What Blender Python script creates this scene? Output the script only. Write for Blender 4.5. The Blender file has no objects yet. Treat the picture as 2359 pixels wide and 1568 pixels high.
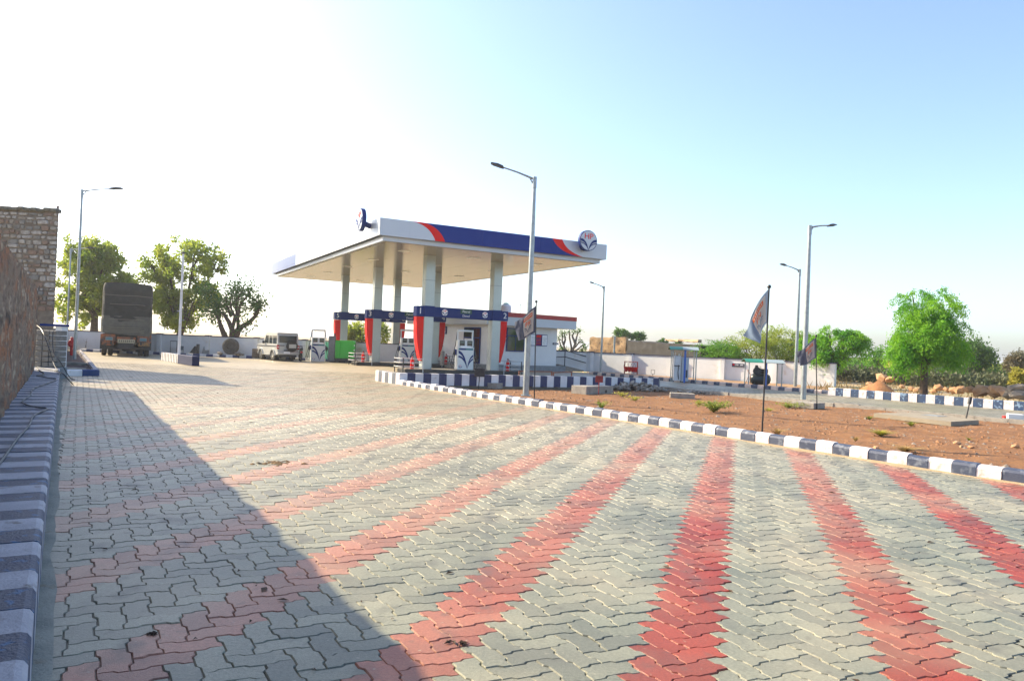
import bpy, math, random
import numpy as np
from mathutils import Vector, Matrix
import mathutils.noise as mn

S = bpy.context.scene
COL = S.collection
rnd = random.Random(7)
PI = math.pi
rad = math.radians

# ------------------------------------------------------------------ camera, world, sun, exposure
E = 1.6                      # eye height
FPX, CX, CY = 1700.0, 1179.0, 784.0     # focal length and centre for a picture 2358 wide
ROLL = math.atan(.042)
PITCH = math.atan(9 * math.cos(ROLL) / FPX)
F_ = Vector((0, math.cos(PITCH), math.sin(PITCH)))
R0 = Vector((1, 0, 0)); U0 = Vector((0, -math.sin(PITCH), math.cos(PITCH)))
R_ = R0 * math.cos(ROLL) + U0 * math.sin(ROLL)
U_ = -R0 * math.sin(ROLL) + U0 * math.cos(ROLL)
cd = bpy.data.cameras.new('camera'); cam = bpy.data.objects.new('camera', cd); COL.objects.link(cam)
cd.sensor_width = 36; cd.lens = FPX / 2358 * 36; cd.clip_end = 3000; cd.clip_start = .05
m = Matrix((R_, U_, -F_)).transposed().to_4x4(); m.translation = (0, 0, E)
cam.matrix_world = m
S.camera = cam

SUN_AZ, SUN_EL = -65.0, 33.0         # azimuth clockwise from +Y
sdir = Vector((math.sin(rad(SUN_AZ)) * math.cos(rad(SUN_EL)), math.cos(rad(SUN_AZ)) * math.cos(rad(SUN_EL)), math.sin(rad(SUN_EL))))
W = bpy.data.worlds.new("World"); S.world = W; W.use_nodes = True
nt = W.node_tree; bg = nt.nodes['Background']
sky = nt.nodes.new('ShaderNodeTexSky'); sky.sky_type = 'NISHITA'; sky.sun_disc = False
sky.sun_elevation = rad(SUN_EL); sky.sun_rotation = rad(SUN_AZ); sky.dust_density = 2.2; sky.air_density = .85; sky.ozone_density = 1.8; sky.altitude = 200
nt.links.new(sky.outputs[0], bg.inputs[0]); bg.inputs[1].default_value = .138
sl = bpy.data.lights.new('sun', 'SUN'); sl.energy = 3.9; sl.angle = rad(.55); sl.color = (1, .85, .60)
so = bpy.data.objects.new('sun', sl); COL.objects.link(so)
so.rotation_euler = sdir.to_track_quat('Z', 'Y').to_euler()
S.view_settings.view_transform = 'Standard'; S.view_settings.look = 'None'
S.view_settings.gamma = 1; S.view_settings.use_curve_mapping = False
S.view_settings.exposure = 1.4

def ray(px, py): return F_ + R_ * ((px - CX) / FPX) - U_ * ((py - CY) / FPX)
def G(px, py, z=0.):
    d = ray(px, py); t = (z - E) / d.z
    return Vector((d.x * t, d.y * t, z))
def AT(px, py, D):
    d = ray(px, py); return Vector((d.x / d.y * D, D, E + d.z / d.y * D))
def ZAT(px, py, D): return AT(px, py, D).z

# ------------------------------------------------------------------ helpers
def tag(o, label=None, cat=None, group=None, kind=None):
    if label: o['label'] = label
    if cat: o['category'] = cat
    if group: o['group'] = group
    if kind: o['kind'] = kind
    return o
def empty(name, loc=(0, 0, 0), rz=0, label=None, cat=None, group=None):
    o = bpy.data.objects.new(name, None); COL.objects.link(o)
    o.location = loc; o.rotation_euler = (0, 0, rz); o.empty_display_size = .2
    return tag(o, label, cat, group)
def copy_tree(o, parent=None):
    c = o.copy(); COL.objects.link(c)
    if parent: c.parent = parent
    for ch in list(o.children): copy_tree(ch, c)
    return c

class MB:
    def __init__(s): s.v = []; s.f = []; s.sm = []; s.mi = []
    def add(s, vs, fs, smooth=False, M=None, mi=0):
        b = len(s.v)
        s.v += [tuple(M @ Vector(p)) if M else tuple(p) for p in vs]
        for f in fs: s.f.append([i + b for i in f]); s.sm.append(smooth); s.mi.append(mi)
        return s
    def box(s, c, d, rz=0, bev=0, M=None, mi=0):
        x, y, z = [k / 2 for k in d]
        if bev <= 0:
            vs = [(-x, -y, -z), (x, -y, -z), (x, y, -z), (-x, y, -z), (-x, -y, z), (x, -y, z), (x, y, z), (-x, y, z)]
            fs = [(0, 3, 2, 1), (4, 5, 6, 7), (0, 1, 5, 4), (1, 2, 6, 5), (2, 3, 7, 6), (3, 0, 4, 7)]
        else:
            b = bev
            vs = []
            for zz, ins in ((-z, b), (-z + b, 0), (z - b, 0), (z, b)):
                xx, yy = x - ins, y - ins; k = b if ins == 0 else 0
                for (px, py) in ((-xx + k, -yy), (xx - k, -yy), (xx, -yy + k), (xx, yy - k), (xx - k, yy), (-xx + k, yy), (-xx, yy - k), (-xx, -yy + k)): vs.append((px, py, zz))
            fs = [tuple(range(7, -1, -1)), tuple(range(24, 32))]
            for l in range(3):
                for i in range(8):
                    j = (i + 1) % 8; fs.append((l * 8 + i, l * 8 + j, l * 8 + 8 + j, l * 8 + 8 + i))
        T = Matrix.Translation(c) @ Matrix.Rotation(rz, 4, 'Z')
        return s.add(vs, fs, False, (M @ T) if M else T, mi)
    def tube(s, pts, r, n=8, cap=True, M=None, mi=0):
        pts = [Vector(p) for p in pts]
        rs = r if isinstance(r, (list, tuple)) else [r] * len(pts)
        vs = []; fs = []
        t0 = (pts[1] - pts[0]).normalized()
        a = t0.orthogonal().normalized()
        for i, p in enumerate(pts):
            t = (pts[min(i + 1, len(pts) - 1)] - pts[max(i - 1, 0)]).normalized()
            a = (a - t * a.dot(t))
            a = a.normalized() if a.length > 1e-6 else t.orthogonal().normalized()
            b = t.cross(a)
            for k in range(n):
                an = 2 * PI * k / n; vs.append(p + (a * math.cos(an) + b * math.sin(an)) * rs[i])
        for i in range(len(pts) - 1):
            for k in range(n):
                j = (k + 1) % n; fs.append((i * n + k, i * n + j, i * n + n + j, i * n + n + k))
        if cap: fs.append(tuple(range(n - 1, -1, -1))); fs.append(tuple(range((len(pts) - 1) * n, len(pts) * n)))
        return s.add(vs, fs, True, M, mi)
    def cyl(s, p0, p1, r, n=12, r2=None, M=None, mi=0): return s.tube([p0, p1], [r, r if r2 is None else r2], n, True, M, mi)
    def lathe(s, prof, n=16, M=None, mi=0):      # profile of (r, z)
        vs = []; fs = []
        for (r, z) in prof:
            for k in range(n): vs.append((r * math.cos(2 * PI * k / n), r * math.sin(2 * PI * k / n), z))
        for i in range(len(prof) - 1):
            for k in range(n):
                j = (k + 1) % n; fs.append((i * n + k, i * n + j, i * n + n + j, i * n + n + k))
        fs.append(tuple(range(n - 1, -1, -1))); fs.append(tuple(range((len(prof) - 1) * n, len(prof) * n)))
        return s.add(vs, fs, True, M, mi)
    def prism(s, poly, y0, y1, M=None, mi=0):    # polygon in xz, extruded along y
        n = len(poly); vs = [(x, y0, z) for x, z in poly] + [(x, y1, z) for x, z in poly]
        fs = [tuple(range(n)), tuple(range(2 * n - 1, n - 1, -1))]
        for i in range(n):
            j = (i + 1) % n; fs.append((j, i, n + i, n + j))
        return s.add(vs, fs, False, M, mi)
    def slab(s, poly, z0, z1, M=None, mi=0):     # polygon in xy, extruded along z
        n = len(poly); vs = [(x, y, z0) for x, y in poly] + [(x, y, z1) for x, y in poly]
        fs = [tuple(range(n - 1, -1, -1)), tuple(range(n, 2 * n))]
        for i in range(n):
            j = (i + 1) % n; fs.append((i, j, n + j, n + i))
        return s.add(vs, fs, False, M, mi)
    def mesh(s, name, mats):
        me = bpy.data.meshes.new(name); me.from_pydata(s.v, [], s.f)
        for mt in (mats if isinstance(mats, (list, tuple)) else [mats]): me.materials.append(mt)
        me.polygons.foreach_set('use_smooth', s.sm); me.polygons.foreach_set('material_index', s.mi)
        me.update(); me.validate()
        if any(s.sm): me.set_sharp_from_angle(angle=rad(42))
        return me
    def build(s, name, mats, parent=None, loc=(0, 0, 0), rz=0, kind=None):
        return link(name, s.mesh(name, mats), parent, loc, rz, kind)
def link(name, me, parent=None, loc=(0, 0, 0), rz=0, kind=None):
    o = bpy.data.objects.new(name, me); COL.objects.link(o)
    o.location = loc; o.rotation_euler = (0, 0, rz)
    if parent: o.parent = parent
    if kind: o['kind'] = kind
    return o

# ------------------------------------------------------------------ materials
MATS = {}
def mat(name, col, col2=None, scale=3., rough=.7, bump=0., bscale=None, metal=0., detail=6., lo=.35, hi=.65, spec=.5, trans=0., stretch=None, dirt=None, dscale=6., dlo=.55, dhi=.7):
    if name in MATS: return MATS[name]
    m = bpy.data.materials.new(name); m.use_nodes = True; N = m.node_tree.nodes; L = m.node_tree.links
    b = N['Principled BSDF']; b.inputs['Roughness'].default_value = rough; b.inputs['Metallic'].default_value = metal
    b.inputs['Specular IOR Level'].default_value = spec
    b.inputs['Base Color'].default_value = (*col, 1)
    out = None
    if col2 or bump or dirt:
        geo = N.new('ShaderNodeNewGeometry'); vec = geo.outputs['Position']
        if stretch:
            mp = N.new('ShaderNodeMapping'); mp.inputs['Scale'].default_value = stretch; L.new(vec, mp.inputs[0]); vec = mp.outputs[0]
    if col2:
        nz = N.new('ShaderNodeTexNoise'); nz.inputs['Scale'].default_value = scale; nz.inputs['Detail'].default_value = detail; L.new(vec, nz.inputs[0])
        cr = N.new('ShaderNodeMapRange'); cr.inputs[1].default_value = lo; cr.inputs[2].default_value = hi; L.new(nz.outputs[0], cr.inputs[0])
        mx = N.new('ShaderNodeMix'); mx.data_type = 'RGBA'; L.new(cr.outputs[0], mx.inputs[0])
        mx.inputs[6].default_value = (*col, 1); mx.inputs[7].default_value = (*col2, 1); out = mx.outputs[2]
    if dirt:
        nz2 = N.new('ShaderNodeTexNoise'); nz2.inputs['Scale'].default_value = dscale; nz2.inputs['Detail'].default_value = 8; L.new(vec, nz2.inputs[0])
        c2 = N.new('ShaderNodeMapRange'); c2.inputs[1].default_value = dlo; c2.inputs[2].default_value = dhi; L.new(nz2.outputs[0], c2.inputs[0])
        m2 = N.new('ShaderNodeMix'); m2.data_type = 'RGBA'; L.new(c2.outputs[0], m2.inputs[0])
        if out: L.new(out, m2.inputs[6])
        else: m2.inputs[6].default_value = (*col, 1)
        m2.inputs[7].default_value = (*dirt, 1); out = m2.outputs[2]
    if out: L.new(out, b.inputs['Base Color'])
    if bump:
        nb = N.new('ShaderNodeTexNoise'); nb.inputs['Scale'].default_value = bscale or scale * 4; nb.inputs['Detail'].default_value = 6; L.new(vec, nb.inputs[0])
        bp = N.new('ShaderNodeBump'); bp.inputs['Strength'].default_value = bump; bp.inputs['Distance'].default_value = .02
        L.new(nb.outputs[0], bp.inputs['Height']); L.new(bp.outputs[0], b.inputs['Normal'])
    if trans:
        tr = N.new('ShaderNodeBsdfTranslucent'); ms = N.new('ShaderNodeMixShader'); ms.inputs[0].default_value = trans
        if out: L.new(out, tr.inputs[0])
        else: tr.inputs[0].default_value = (*col, 1)
        L.new(b.outputs[0], ms.inputs[1]); L.new(tr.outputs[0], ms.inputs[2])
        L.new(ms.outputs[0], N['Material Output'].inputs[0])
    MATS[name] = m
    return m

WHITE = mat('white_paint', (.74, .73, .73), (.64, .63, .62), 2.5, .6, .15, 40, dirt=(.45, .38, .30), dscale=5, dlo=.6, dhi=.8)
WALLW = mat('wall_white_paint', (.76, .76, .75), (.68, .68, .67), 1.2, .7, .1, 30, dirt=(.55, .42, .30), dscale=1.6, dlo=.62, dhi=.85)
KW = mat('kerb_white_paint', (.70, .64, .64), (.60, .54, .53), 6, .6, .35, 60, dirt=(.36, .29, .23), dscale=11, dlo=.55, dhi=.74)
KB = mat('kerb_blue_paint', (.032, .045, .085), (.05, .062, .10), 5, .55, .3, 60, dirt=(.16, .18, .22), dscale=9, dlo=.53, dhi=.70)
KBW = mat('worn_blue_paint', (.018, .05, .13), (.035, .055, .10), 5, .55, .35, 50, dirt=(.22, .32, .45), dscale=9, dlo=.56, dhi=.66)
PW = mat('dusty_platform_white', (.44, .44, .47), (.34, .34, .37), 5, .75, .4, 50, dirt=(.17, .15, .13), dscale=11, dlo=.6, dhi=.72)
PB = mat('dusty_platform_blue', (.018, .035, .08), (.05, .065, .10), 7, .6, .5, 60, dirt=(.03, .11, .24), dscale=12, dlo=.57, dhi=.66)
BLUE = mat('sign_blue', (.006, .026, .15), rough=.55, spec=.15)
BLUEC = mat('canopy_blue', (.005, .028, .20), (.006, .032, .21), 1, .5, spec=.15)
NAVY = mat('coping_navy', (.015, .02, .055), (.03, .035, .07), 8, .6)
RED = mat('sign_red', (.72, .005, .003), rough=.6, spec=.2)
REDP = mat('red_paint', (.45, .02, .015), (.33, .015, .012), 9, .5)
REDD = mat('dark_red_board', (.24, .012, .012), (.17, .01, .01), 7, .55)
CLAD = mat('panel_cladding', (.52, .56, .57), rough=.25, metal=.15)
CLADF = mat('fascia_white_panel', (.50, .54, .58), rough=.28)
COLM = mat('column_cladding', (.42, .47, .46), (.39, .44, .43), 2, .22, metal=.2)
SOFF = mat('soffit_panel', (.27, .215, .14), (.245, .195, .13), .6, .16, spec=.7)
BLACK = mat('black_paint', (.012, .012, .014), (.03, .03, .03), 12, .45)
RUB = mat('rubber', (.018, .018, .018), (.045, .04, .035), 14, .85)
CHROME = mat('steel', (.55, .56, .57), rough=.3, metal=.9)
GALV = mat('galvanised_pole', (.36, .40, .40), (.28, .31, .31), 7, .42, metal=.55)
LAMPD = mat('lamp_casing', (.05, .05, .055), rough=.4, metal=.3)
LAMPG = mat('lamp_lens', (.7, .7, .65), rough=.15)
CONC = mat('concrete', (.33, .30, .25), (.24, .22, .19), 6, .9, .5, 45, dirt=(.14, .12, .10), dscale=9, dlo=.6, dhi=.75)
GUT = mat('gutter_cement', (.27, .265, .215), (.20, .20, .165), 4, .9, .5, 50, dirt=(.20, .15, .09), dscale=7, dlo=.6, dhi=.74)
CEM = mat('grey_cement', (.25, .27, .28), (.20, .215, .22), 5, .9, .4, 50)
SOIL = mat('garden_soil', (.18, .072, .018), (.25, .115, .036), 2.2, .95, .9, 30, dirt=(.12, .06, .03), dscale=9, dlo=.52, dhi=.66)
GRND = mat('dry_ground', (.36, .24, .13), (.30, .24, .12), .6, .95, .6, 12, dirt=(.14, .17, .05), dscale=1.2, dlo=.52, dhi=.64)
DARKSOIL = mat('bed_soil', (.055, .035, .03), (.09, .055, .045), 5, .95, .7, 25)
STONE = mat('tan_rock', (.46, .27, .14), (.34, .17, .08), 4, .9, .6, 15)
STONEG = mat('grey_rock', (.22, .19, .155), (.13, .11, .09), 4, .9, .6, 15)
GLASS = mat('dark_glass', (.02, .028, .03), rough=.06, spec=.8)
BUILD = mat('building_white', (.76, .75, .72), (.70, .69, .67), 1.5, .75)
BARK = mat('bark', (.10, .065, .04), (.05, .035, .025), 8, .95, .7, 25)
GREENT = mat('green_roof_sheet', (.01, .22, .12), (.02, .18, .10), 3, .4)
GREYT = mat('grey_roof_sheet', (.30, .36, .36), rough=.4)
BPOST = mat('blue_post', (.01, .10, .45), rough=.4)
GENG = mat('generator_green', (.03, .52, .03), rough=.4)
ORNG = mat('orange_print', (.85, .16, .02), rough=.7, trans=.35)
LETW = mat('letter_white', (.85, .85, .85), rough=.4)
PGREEN = mat('sign_green', (.01, .07, .03), rough=.4)
SUVW = mat('car_white', (.48, .48, .45), rough=.25, spec=.6)
TAILR = mat('tail_light_red', (.5, .01, .01), rough=.2)
TARP = mat('dark_tarpaulin', (.045, .044, .036), (.032, .031, .026), 5, .8, .35, 14)
TARPL = mat('light_tarpaulin', (.12, .115, .09), (.09, .087, .07), 5, .8, .3, 14)

def brushed_wall():
    m = bpy.data.materials.new('old_plaster_wall'); m.use_nodes = True; N = m.node_tree.nodes; L = m.node_tree.links
    b = N['Principled BSDF']; b.inputs['Roughness'].default_value = .95
    geo = N.new('ShaderNodeNewGeometry')
    def noise(sc, stretch, det=8):
        mp = N.new('ShaderNodeMapping'); mp.inputs['Scale'].default_value = stretch; L.new(geo.outputs['Position'], mp.inputs[0])
        n = N.new('ShaderNodeTexNoise'); n.inputs['Scale'].default_value = sc; n.inputs['Detail'].default_value = det; L.new(mp.outputs[0], n.inputs[0]); return n.outputs[0]
    def rng(s, a, c):
        r = N.new('ShaderNodeMapRange'); r.inputs[1].default_value = a; r.inputs[2].default_value = c; L.new(s, r.inputs[0]); return r.outputs[0]
    def mix(f, a, c):
        x = N.new('ShaderNodeMix'); x.data_type = 'RGBA'; L.new(f, x.inputs[0])
        for i, k in ((6, a), (7, c)):
            if isinstance(k, tuple): x.inputs[i].default_value = (*k, 1)
            else: L.new(k, x.inputs[i])
        return x.outputs[2]
    c = mix(rng(noise(1.9, (.4, .4, 1.)), .47, .60), (.20, .15, .10), (.27, .12, .05))
    c = mix(rng(noise(9, (.35, .35, 1.)), .48, .66), c, (.13, .09, .06))
    c = mix(rng(noise(6, (.4, .4, 1.)), .57, .68), c, (.36, .30, .21))
    c = mix(rng(noise(4, (.4, .4, .8)), .56, .7), c, (.055, .04, .028))
    L.new(c, b.inputs['Base Color'])
    bp = N.new('ShaderNodeBump'); bp.inputs['Strength'].default_value = .9; bp.inputs['Distance'].default_value = .05
    L.new(noise(11, (.4, .4, 1.1)), bp.inputs['Height']); L.new(bp.outputs[0], b.inputs['Normal'])
    return m
OLDW = brushed_wall()

# paving ----------------------------------------------------------------
PAX = rad(90 - 62.35)        # paver axes turned this far from +X
PE1 = np.array([math.cos(PAX), math.sin(PAX)]); PE2 = np.array([-math.sin(PAX), math.cos(PAX)])
PWD = .1455                   # paver unit
_AL = (PE1 + PE2) / math.sqrt(2); _PP = (PE1 - PE2) / math.sqrt(2); _SQ = .91    # the courses sit a little closer along the bands
PE1 = (_AL * _SQ + _PP) / math.sqrt(2); PE2 = (_AL * _SQ - _PP) / math.sqrt(2)
SD = rad(90 - 17.35); PERP = np.array([math.sin(SD), -math.cos(SD)])
PORG = PERP * (-.622)        # origin of the grid, so that the red bands fall where they lie
def paver_mat(name, mode):
    m = bpy.data.materials.new(name); m.use_nodes = True; N = m.node_tree.nodes; L = m.node_tree.links
    b = N['Principled BSDF']; b.inputs['Roughness'].default_value = .5; b.inputs['Specular IOR Level'].default_value = .4
    geo = N.new('ShaderNodeNewGeometry'); P = geo.outputs['Position']
    def noise(sc, det=6, st=None):
        v = P
        if st:
            mp = N.new('ShaderNodeMapping'); mp.inputs['Rotation'].default_value = (0, 0, st[0]); mp.inputs['Scale'].default_value = st[1]; L.new(P, mp.inputs[0]); v = mp.outputs[0]
        n = N.new('ShaderNodeTexNoise'); n.inputs['Scale'].default_value = sc; n.inputs['Detail'].default_value = det; L.new(v, n.inputs[0]); return n.outputs[0]
    def rng(s, a, c, d=0., e=1.):
        r = N.new('ShaderNodeMapRange'); r.inputs[1].default_value = a; r.inputs[2].default_value = c; r.inputs[3].default_value = d; r.inputs[4].default_value = e; L.new(s, r.inputs[0]); return r.outputs[0]
    def mix(f, a, c, bt='MIX'):
        x = N.new('ShaderNodeMix'); x.data_type = 'RGBA'; x.blend_type = bt
        if isinstance(f, float): x.inputs[0].default_value = f
        else: L.new(f, x.inputs[0])
        for i, k in ((6, a), (7, c)):
            if isinstance(k, tuple): x.inputs[i].default_value = (*k, 1)
            else: L.new(k, x.inputs[i])
        return x.outputs[2]
    def math_(op, a, c=None):
        x = N.new('ShaderNodeMath'); x.operation = op
        for i, k in ((0, a), (1, c)):
            if k is None: continue
            if isinstance(k, (int, float)): x.inputs[i].default_value = k
            else: L.new(k, x.inputs[i])
        return x.outputs[0]
    GREY = (.185, .195, .150); GREY2 = (.245, .245, .185); REDC = (.25, .024, .008); RED2 = (.27, .045, .018)
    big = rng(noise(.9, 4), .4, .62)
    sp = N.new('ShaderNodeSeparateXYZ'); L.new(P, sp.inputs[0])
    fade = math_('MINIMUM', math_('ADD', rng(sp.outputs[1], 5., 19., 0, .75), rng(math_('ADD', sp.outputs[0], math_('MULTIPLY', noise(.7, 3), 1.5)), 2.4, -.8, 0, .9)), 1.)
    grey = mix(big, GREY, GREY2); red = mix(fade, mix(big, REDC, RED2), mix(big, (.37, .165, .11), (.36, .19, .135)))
    if mode == 'sheet':
        vm = N.new('ShaderNodeVectorMath'); vm.operation = 'DOT_PRODUCT'; L.new(P, vm.inputs[0]); vm.inputs[1].default_value = (PERP[0], PERP[1], 0)
        t = math_('ADD', math_('MULTIPLY', math_('ADD', vm.outputs['Value'], .622), math.sqrt(2) / PWD), -2. + 1200.)
        t = math_('MODULO', t, 12.)
        isr = math_('LESS_THAN', t, 4.)
        c = mix(isr, grey, red)
        # joints far off: a brick pattern turned into the paving's axes
        mp = N.new('ShaderNodeMapping'); mp.inputs['Rotation'].default_value = (0, 0, -PAX); L.new(P, mp.inputs[0])
        bt = N.new('ShaderNodeTexBrick'); bt.inputs['Scale'].default_value = 1 / .284; bt.inputs['Mortar Size'].default_value = .03
        bt.inputs['Brick Width'].default_value = 1; bt.inputs['Row Height'].default_value = .5; L.new(mp.outputs[0], bt.inputs[0])
        c = mix(rng(bt.outputs['Fac'], 0, 1, 0, .45), c, (.10, .09, .075)); joint_zone = math_('LESS_THAN', sp.outputs[1], 33.9)
    elif mode == 'one':
        at = N.new('ShaderNodeAttribute'); at.attribute_name = 'red'; at.attribute_type = 'OBJECT'
        c = mix(at.outputs['Fac'], grey, red)
        oi = N.new('ShaderNodeObjectInfo')
        c = mix(1., c, mix(oi.outputs['Random'], (.74, .75, .76), (1.16, 1.14, 1.10)), 'MULTIPLY')
    else:
        at = N.new('ShaderNodeAttribute'); at.attribute_name = 'red'
        at2 = N.new('ShaderNodeAttribute'); at2.attribute_name = 'tint'
        c = mix(at.outputs['Fac'], grey, red)
        c = mix(1., c, mix(at2.outputs['Fac'], (.74, .75, .76), (1.16, 1.14, 1.10)), 'MULTIPLY')
    c = mix(rng(math_('SUBTRACT', sp.outputs[1], math_('MULTIPLY', sp.outputs[0], .8)), 5., 22., 0, .72), c, (.43, .37, .255))  # far-off glare put into the colour: creamier towards the far left
    # grain, dust, tyre grime, specks
    c = mix(1., c, mix(rng(noise(55, 3), .3, .7), (.82, .82, .82), (1.15, 1.15, 1.15)), 'MULTIPLY')
    c = mix(math_('MULTIPLY', rng(noise(.55, 5), .47, .70), .42), c, (.42, .35, .23))
    c = mix(math_('MULTIPLY', rng(noise(.8, 7, (rad(25), (.5, 1.3, 1))), .55, .75), .45), c, (.10, .098, .085))
    c = mix(math_('MULTIPLY', rng(noise(7, 5), .63, .72), .45), c, (.10, .09, .07))
    c = mix(math_('MULTIPLY', rng(noise(2.3, 9), .60, .72), .6), c, (.075, .072, .06))
    c = mix(math_('MULTIPLY', rng(noise(26, 4), .66, .74), .5), c, (.40, .37, .28))
    tw = math_('MULTIPLY', rng(noise(1.1, 2, (rad(33), (3.2, .12, 1))), .56, .66), rng(noise(9, 6), .35, .6))
    c = mix(math_('MULTIPLY', tw, .42), c, (.085, .085, .078))
    if mode == 'sheet': c = mix(joint_zone, c, (.12, .105, .075))
    L.new(c, b.inputs['Base Color'])
    bp = N.new('ShaderNodeBump'); bp.inputs['Strength'].default_value = .55; bp.inputs['Distance'].default_value = .006
    L.new(noise(130, 4), bp.inputs['Height']); L.new(bp.outputs[0], b.inputs['Normal'])
    return m
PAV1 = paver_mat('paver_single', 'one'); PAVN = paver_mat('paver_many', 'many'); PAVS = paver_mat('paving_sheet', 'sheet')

# ------------------------------------------------------------------ ground and paving
KERB = [Vector((-5.15, 28.15, 0)), Vector((-3.95, 26.28, 0)), Vector((-.97, 21.6, 0)), Vector((3.50, 15.1, 0)), Vector((4.85, 13.0, 0)), Vector((6.26, 11.0, 0)), Vector((7.04, 9.95, 0)), Vector((11.5, 3.7, 0)), Vector((15., -1.2, 0))]
WEND = Vector((6.3, 31.3, 0))
ROADN = [Vector((6.7, 32.3, 0)), Vector((10.9, 26.6, 0)), Vector((15.25, 21.0, 0)), Vector((27, 6.5, 0)), Vector((32, 0, 0))]
ROADF = [Vector((4.7, 44.3, 0)), Vector((18.5, 26.6, 0)), Vector((30, 12.0, 0)), Vector((38, 2, 0))]
def lk(y, off=0): return -.08 + off - .606 * y       # left kerb line

g = MB(); g.add([(-1500, -300, -.35), (1500, -300, -.35), (1500, 2500, -.35), (-1500, 2500, -.35)], [(0, 1, 2, 3)])
g.build('ground', GRND, kind='structure')
poly = [(lk(-8), -8), (lk(46.5), 46.5), (-27.5, 48), (5.1, 47.4)] + [(p.x, p.y) for p in ROADF] + [(p.x, p.y) for p in reversed(ROADN)] + [(WEND.x, WEND.y)] + [(p.x, p.y) for p in KERB[1:]] + [(15, -8)]
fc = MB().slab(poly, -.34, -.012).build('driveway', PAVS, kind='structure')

def inside(pt, pg):
    x, y = pt; c = False; j = len(pg) - 1
    for i in range(len(pg)):
        xi, yi = pg[i]; xj, yj = pg[j]
        if (yi > y) != (yj > y) and x < (xj - xi) * (y - yi) / (yj - yi) + xi: c = not c
        j = i
    return c
A_ = .068
def sgn(i): return 1 if i % 2 == 0 else -1
def gv(i, j): return np.array([i + A_ * sgn(j), j + A_ * sgn(i)], float)
def hedge(i, j):     # inner points of the edge (i,j)-(i+1,j)
    s = sgn(i); return [np.array([i + .42, j + A_ * s]), np.array([i + .58, j - A_ * s])]
def vedge(i, j):
    s = sgn(j); return [np.array([i + A_ * s, j + .42]), np.array([i - A_ * s, j + .58])]
def outline(i, j, w, h):
    P = []
    for k in range(w): P.append(gv(i + k, j)); P += hedge(i + k, j)
    for k in range(h): P.append(gv(i + w, j + k)); P += vedge(i + w, j + k)
    for k in range(w - 1, -1, -1): P.append(gv(i + k + 1, j + h)); P += hedge(i + k, j + h)[::-1]
    for k in range(h - 1, -1, -1): P.append(gv(i, j + k + 1)); P += vedge(i, j + k)[::-1]
    return np.array(P)
def paver_shape(w, h, par):
    pi_, pj_ = par; P = outline(pi_, pj_, w, h) - np.array([pi_, pj_]); n = len(P)
    P = P * PWD
    nx = np.roll(P, -1, 0); pv = np.roll(P, 1, 0)
    e1 = (P - pv); e1 /= np.linalg.norm(e1, axis=1)[:, None]; e2 = nx - P; e2 /= np.linalg.norm(e2, axis=1)[:, None]
    nn = np.stack([-(e1[:, 1] + e2[:, 1]), e1[:, 0] + e2[:, 0]], 1); nn /= np.linalg.norm(nn, axis=1)[:, None]
    return P + nn * .0024, P + nn * .0074
SH = {(w, h, par): paver_shape(w, h, par) for (w, h) in ((2, 1), (1, 2)) for par in ((0, 0), (0, 1), (1, 0), (1, 1))}
cells = []
hk = {}
PROJ = Matrix((R_, U_, F_))
ppoly = [(lk(-8) - .02, -8), (lk(60) - .02, 60), (5.1, 47.4)] + [(p.x, p.y) for p in ROADF] + [(p.x, p.y) for p in reversed(ROADN)] + [(WEND.x, WEND.y)] + [(p.x + .1, p.y + .05) for p in KERB[1:]] + [(15, -8)]
for i in range(-130, 330):
    for j in range(-330, 330):
        k = (i - j) % 4
        if k not in (0, 3): continue
        w, h = (2, 1) if k == 0 else (1, 2)
        c = PORG + (PE1 * (i + w / 2) + PE2 * (j + h / 2)) * PWD
        if c[1] < 2.2 or c[1] > 34: continue
        u = c[0] / c[1]
        if abs(u) > .86: continue
        if not inside(c, ppoly): continue
        b = i - j
        red = ((b - 2) % 12) < 4 if k == 3 else ((b - 2) % 12) < 4
        if k == 3: red = ((b - 1 - 2) % 12) < 4 and ((b - 3) % 12) < 4
        if c[0] > 7 and c[1] > 18: red = False
        v = PROJ @ Vector((c[0], c[1], -E)); sx = CX + FPX * v.x / v.z; sy = CY - FPX * v.y / v.z
        vis = -20 < sx < 2378 and sy < 1590
        cells.append((v.z if vis else 99, i, j, k, c, red))
cells.sort(key=lambda t: t[0])
base = empty('paving', (0, 0, 0)); base['kind'] = 'structure'
def paver_mesh(w, h, par):
    o, t = SH[(w, h, par)]; n = len(o); cen = np.array([w / 2, h / 2]) * PWD
    o = (o - cen) @ np.array([PE1, PE2]); t = (t - cen) @ np.array([PE1, PE2])
    vs = [(x, y, -.03) for x, y in o] + [(x, y, -.007) for x, y in o] + [(x, y, 0) for x, y in t]
    fs = [tuple(range(2 * n, 3 * n))]
    for l in (0, 1):
        for a in range(n): b = (a + 1) % n; fs.append((l * n + a, l * n + b, l * n + n + b, l * n + n + a))
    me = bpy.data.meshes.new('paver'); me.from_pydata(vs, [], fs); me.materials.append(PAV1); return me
PM = {k: paver_mesh(*k) for k in SH}
for d, i, j, k, c, red in cells[:300]:
    w, h = (2, 1) if k == 0 else (1, 2)
    o = link('paver', PM[(w, h, (i % 2, j % 2))], base, (c[0], c[1], rnd.uniform(-.003, .002)), 0)
    o.rotation_euler = (rnd.gauss(0, .008), rnd.gauss(0, .008), rnd.gauss(0, .006))
    o['red'] = 1. if red else 0.
V = []; Fc = []; AR = []; ATn = []; vo = 0
rot = np.array([PE1, PE2])
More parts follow.
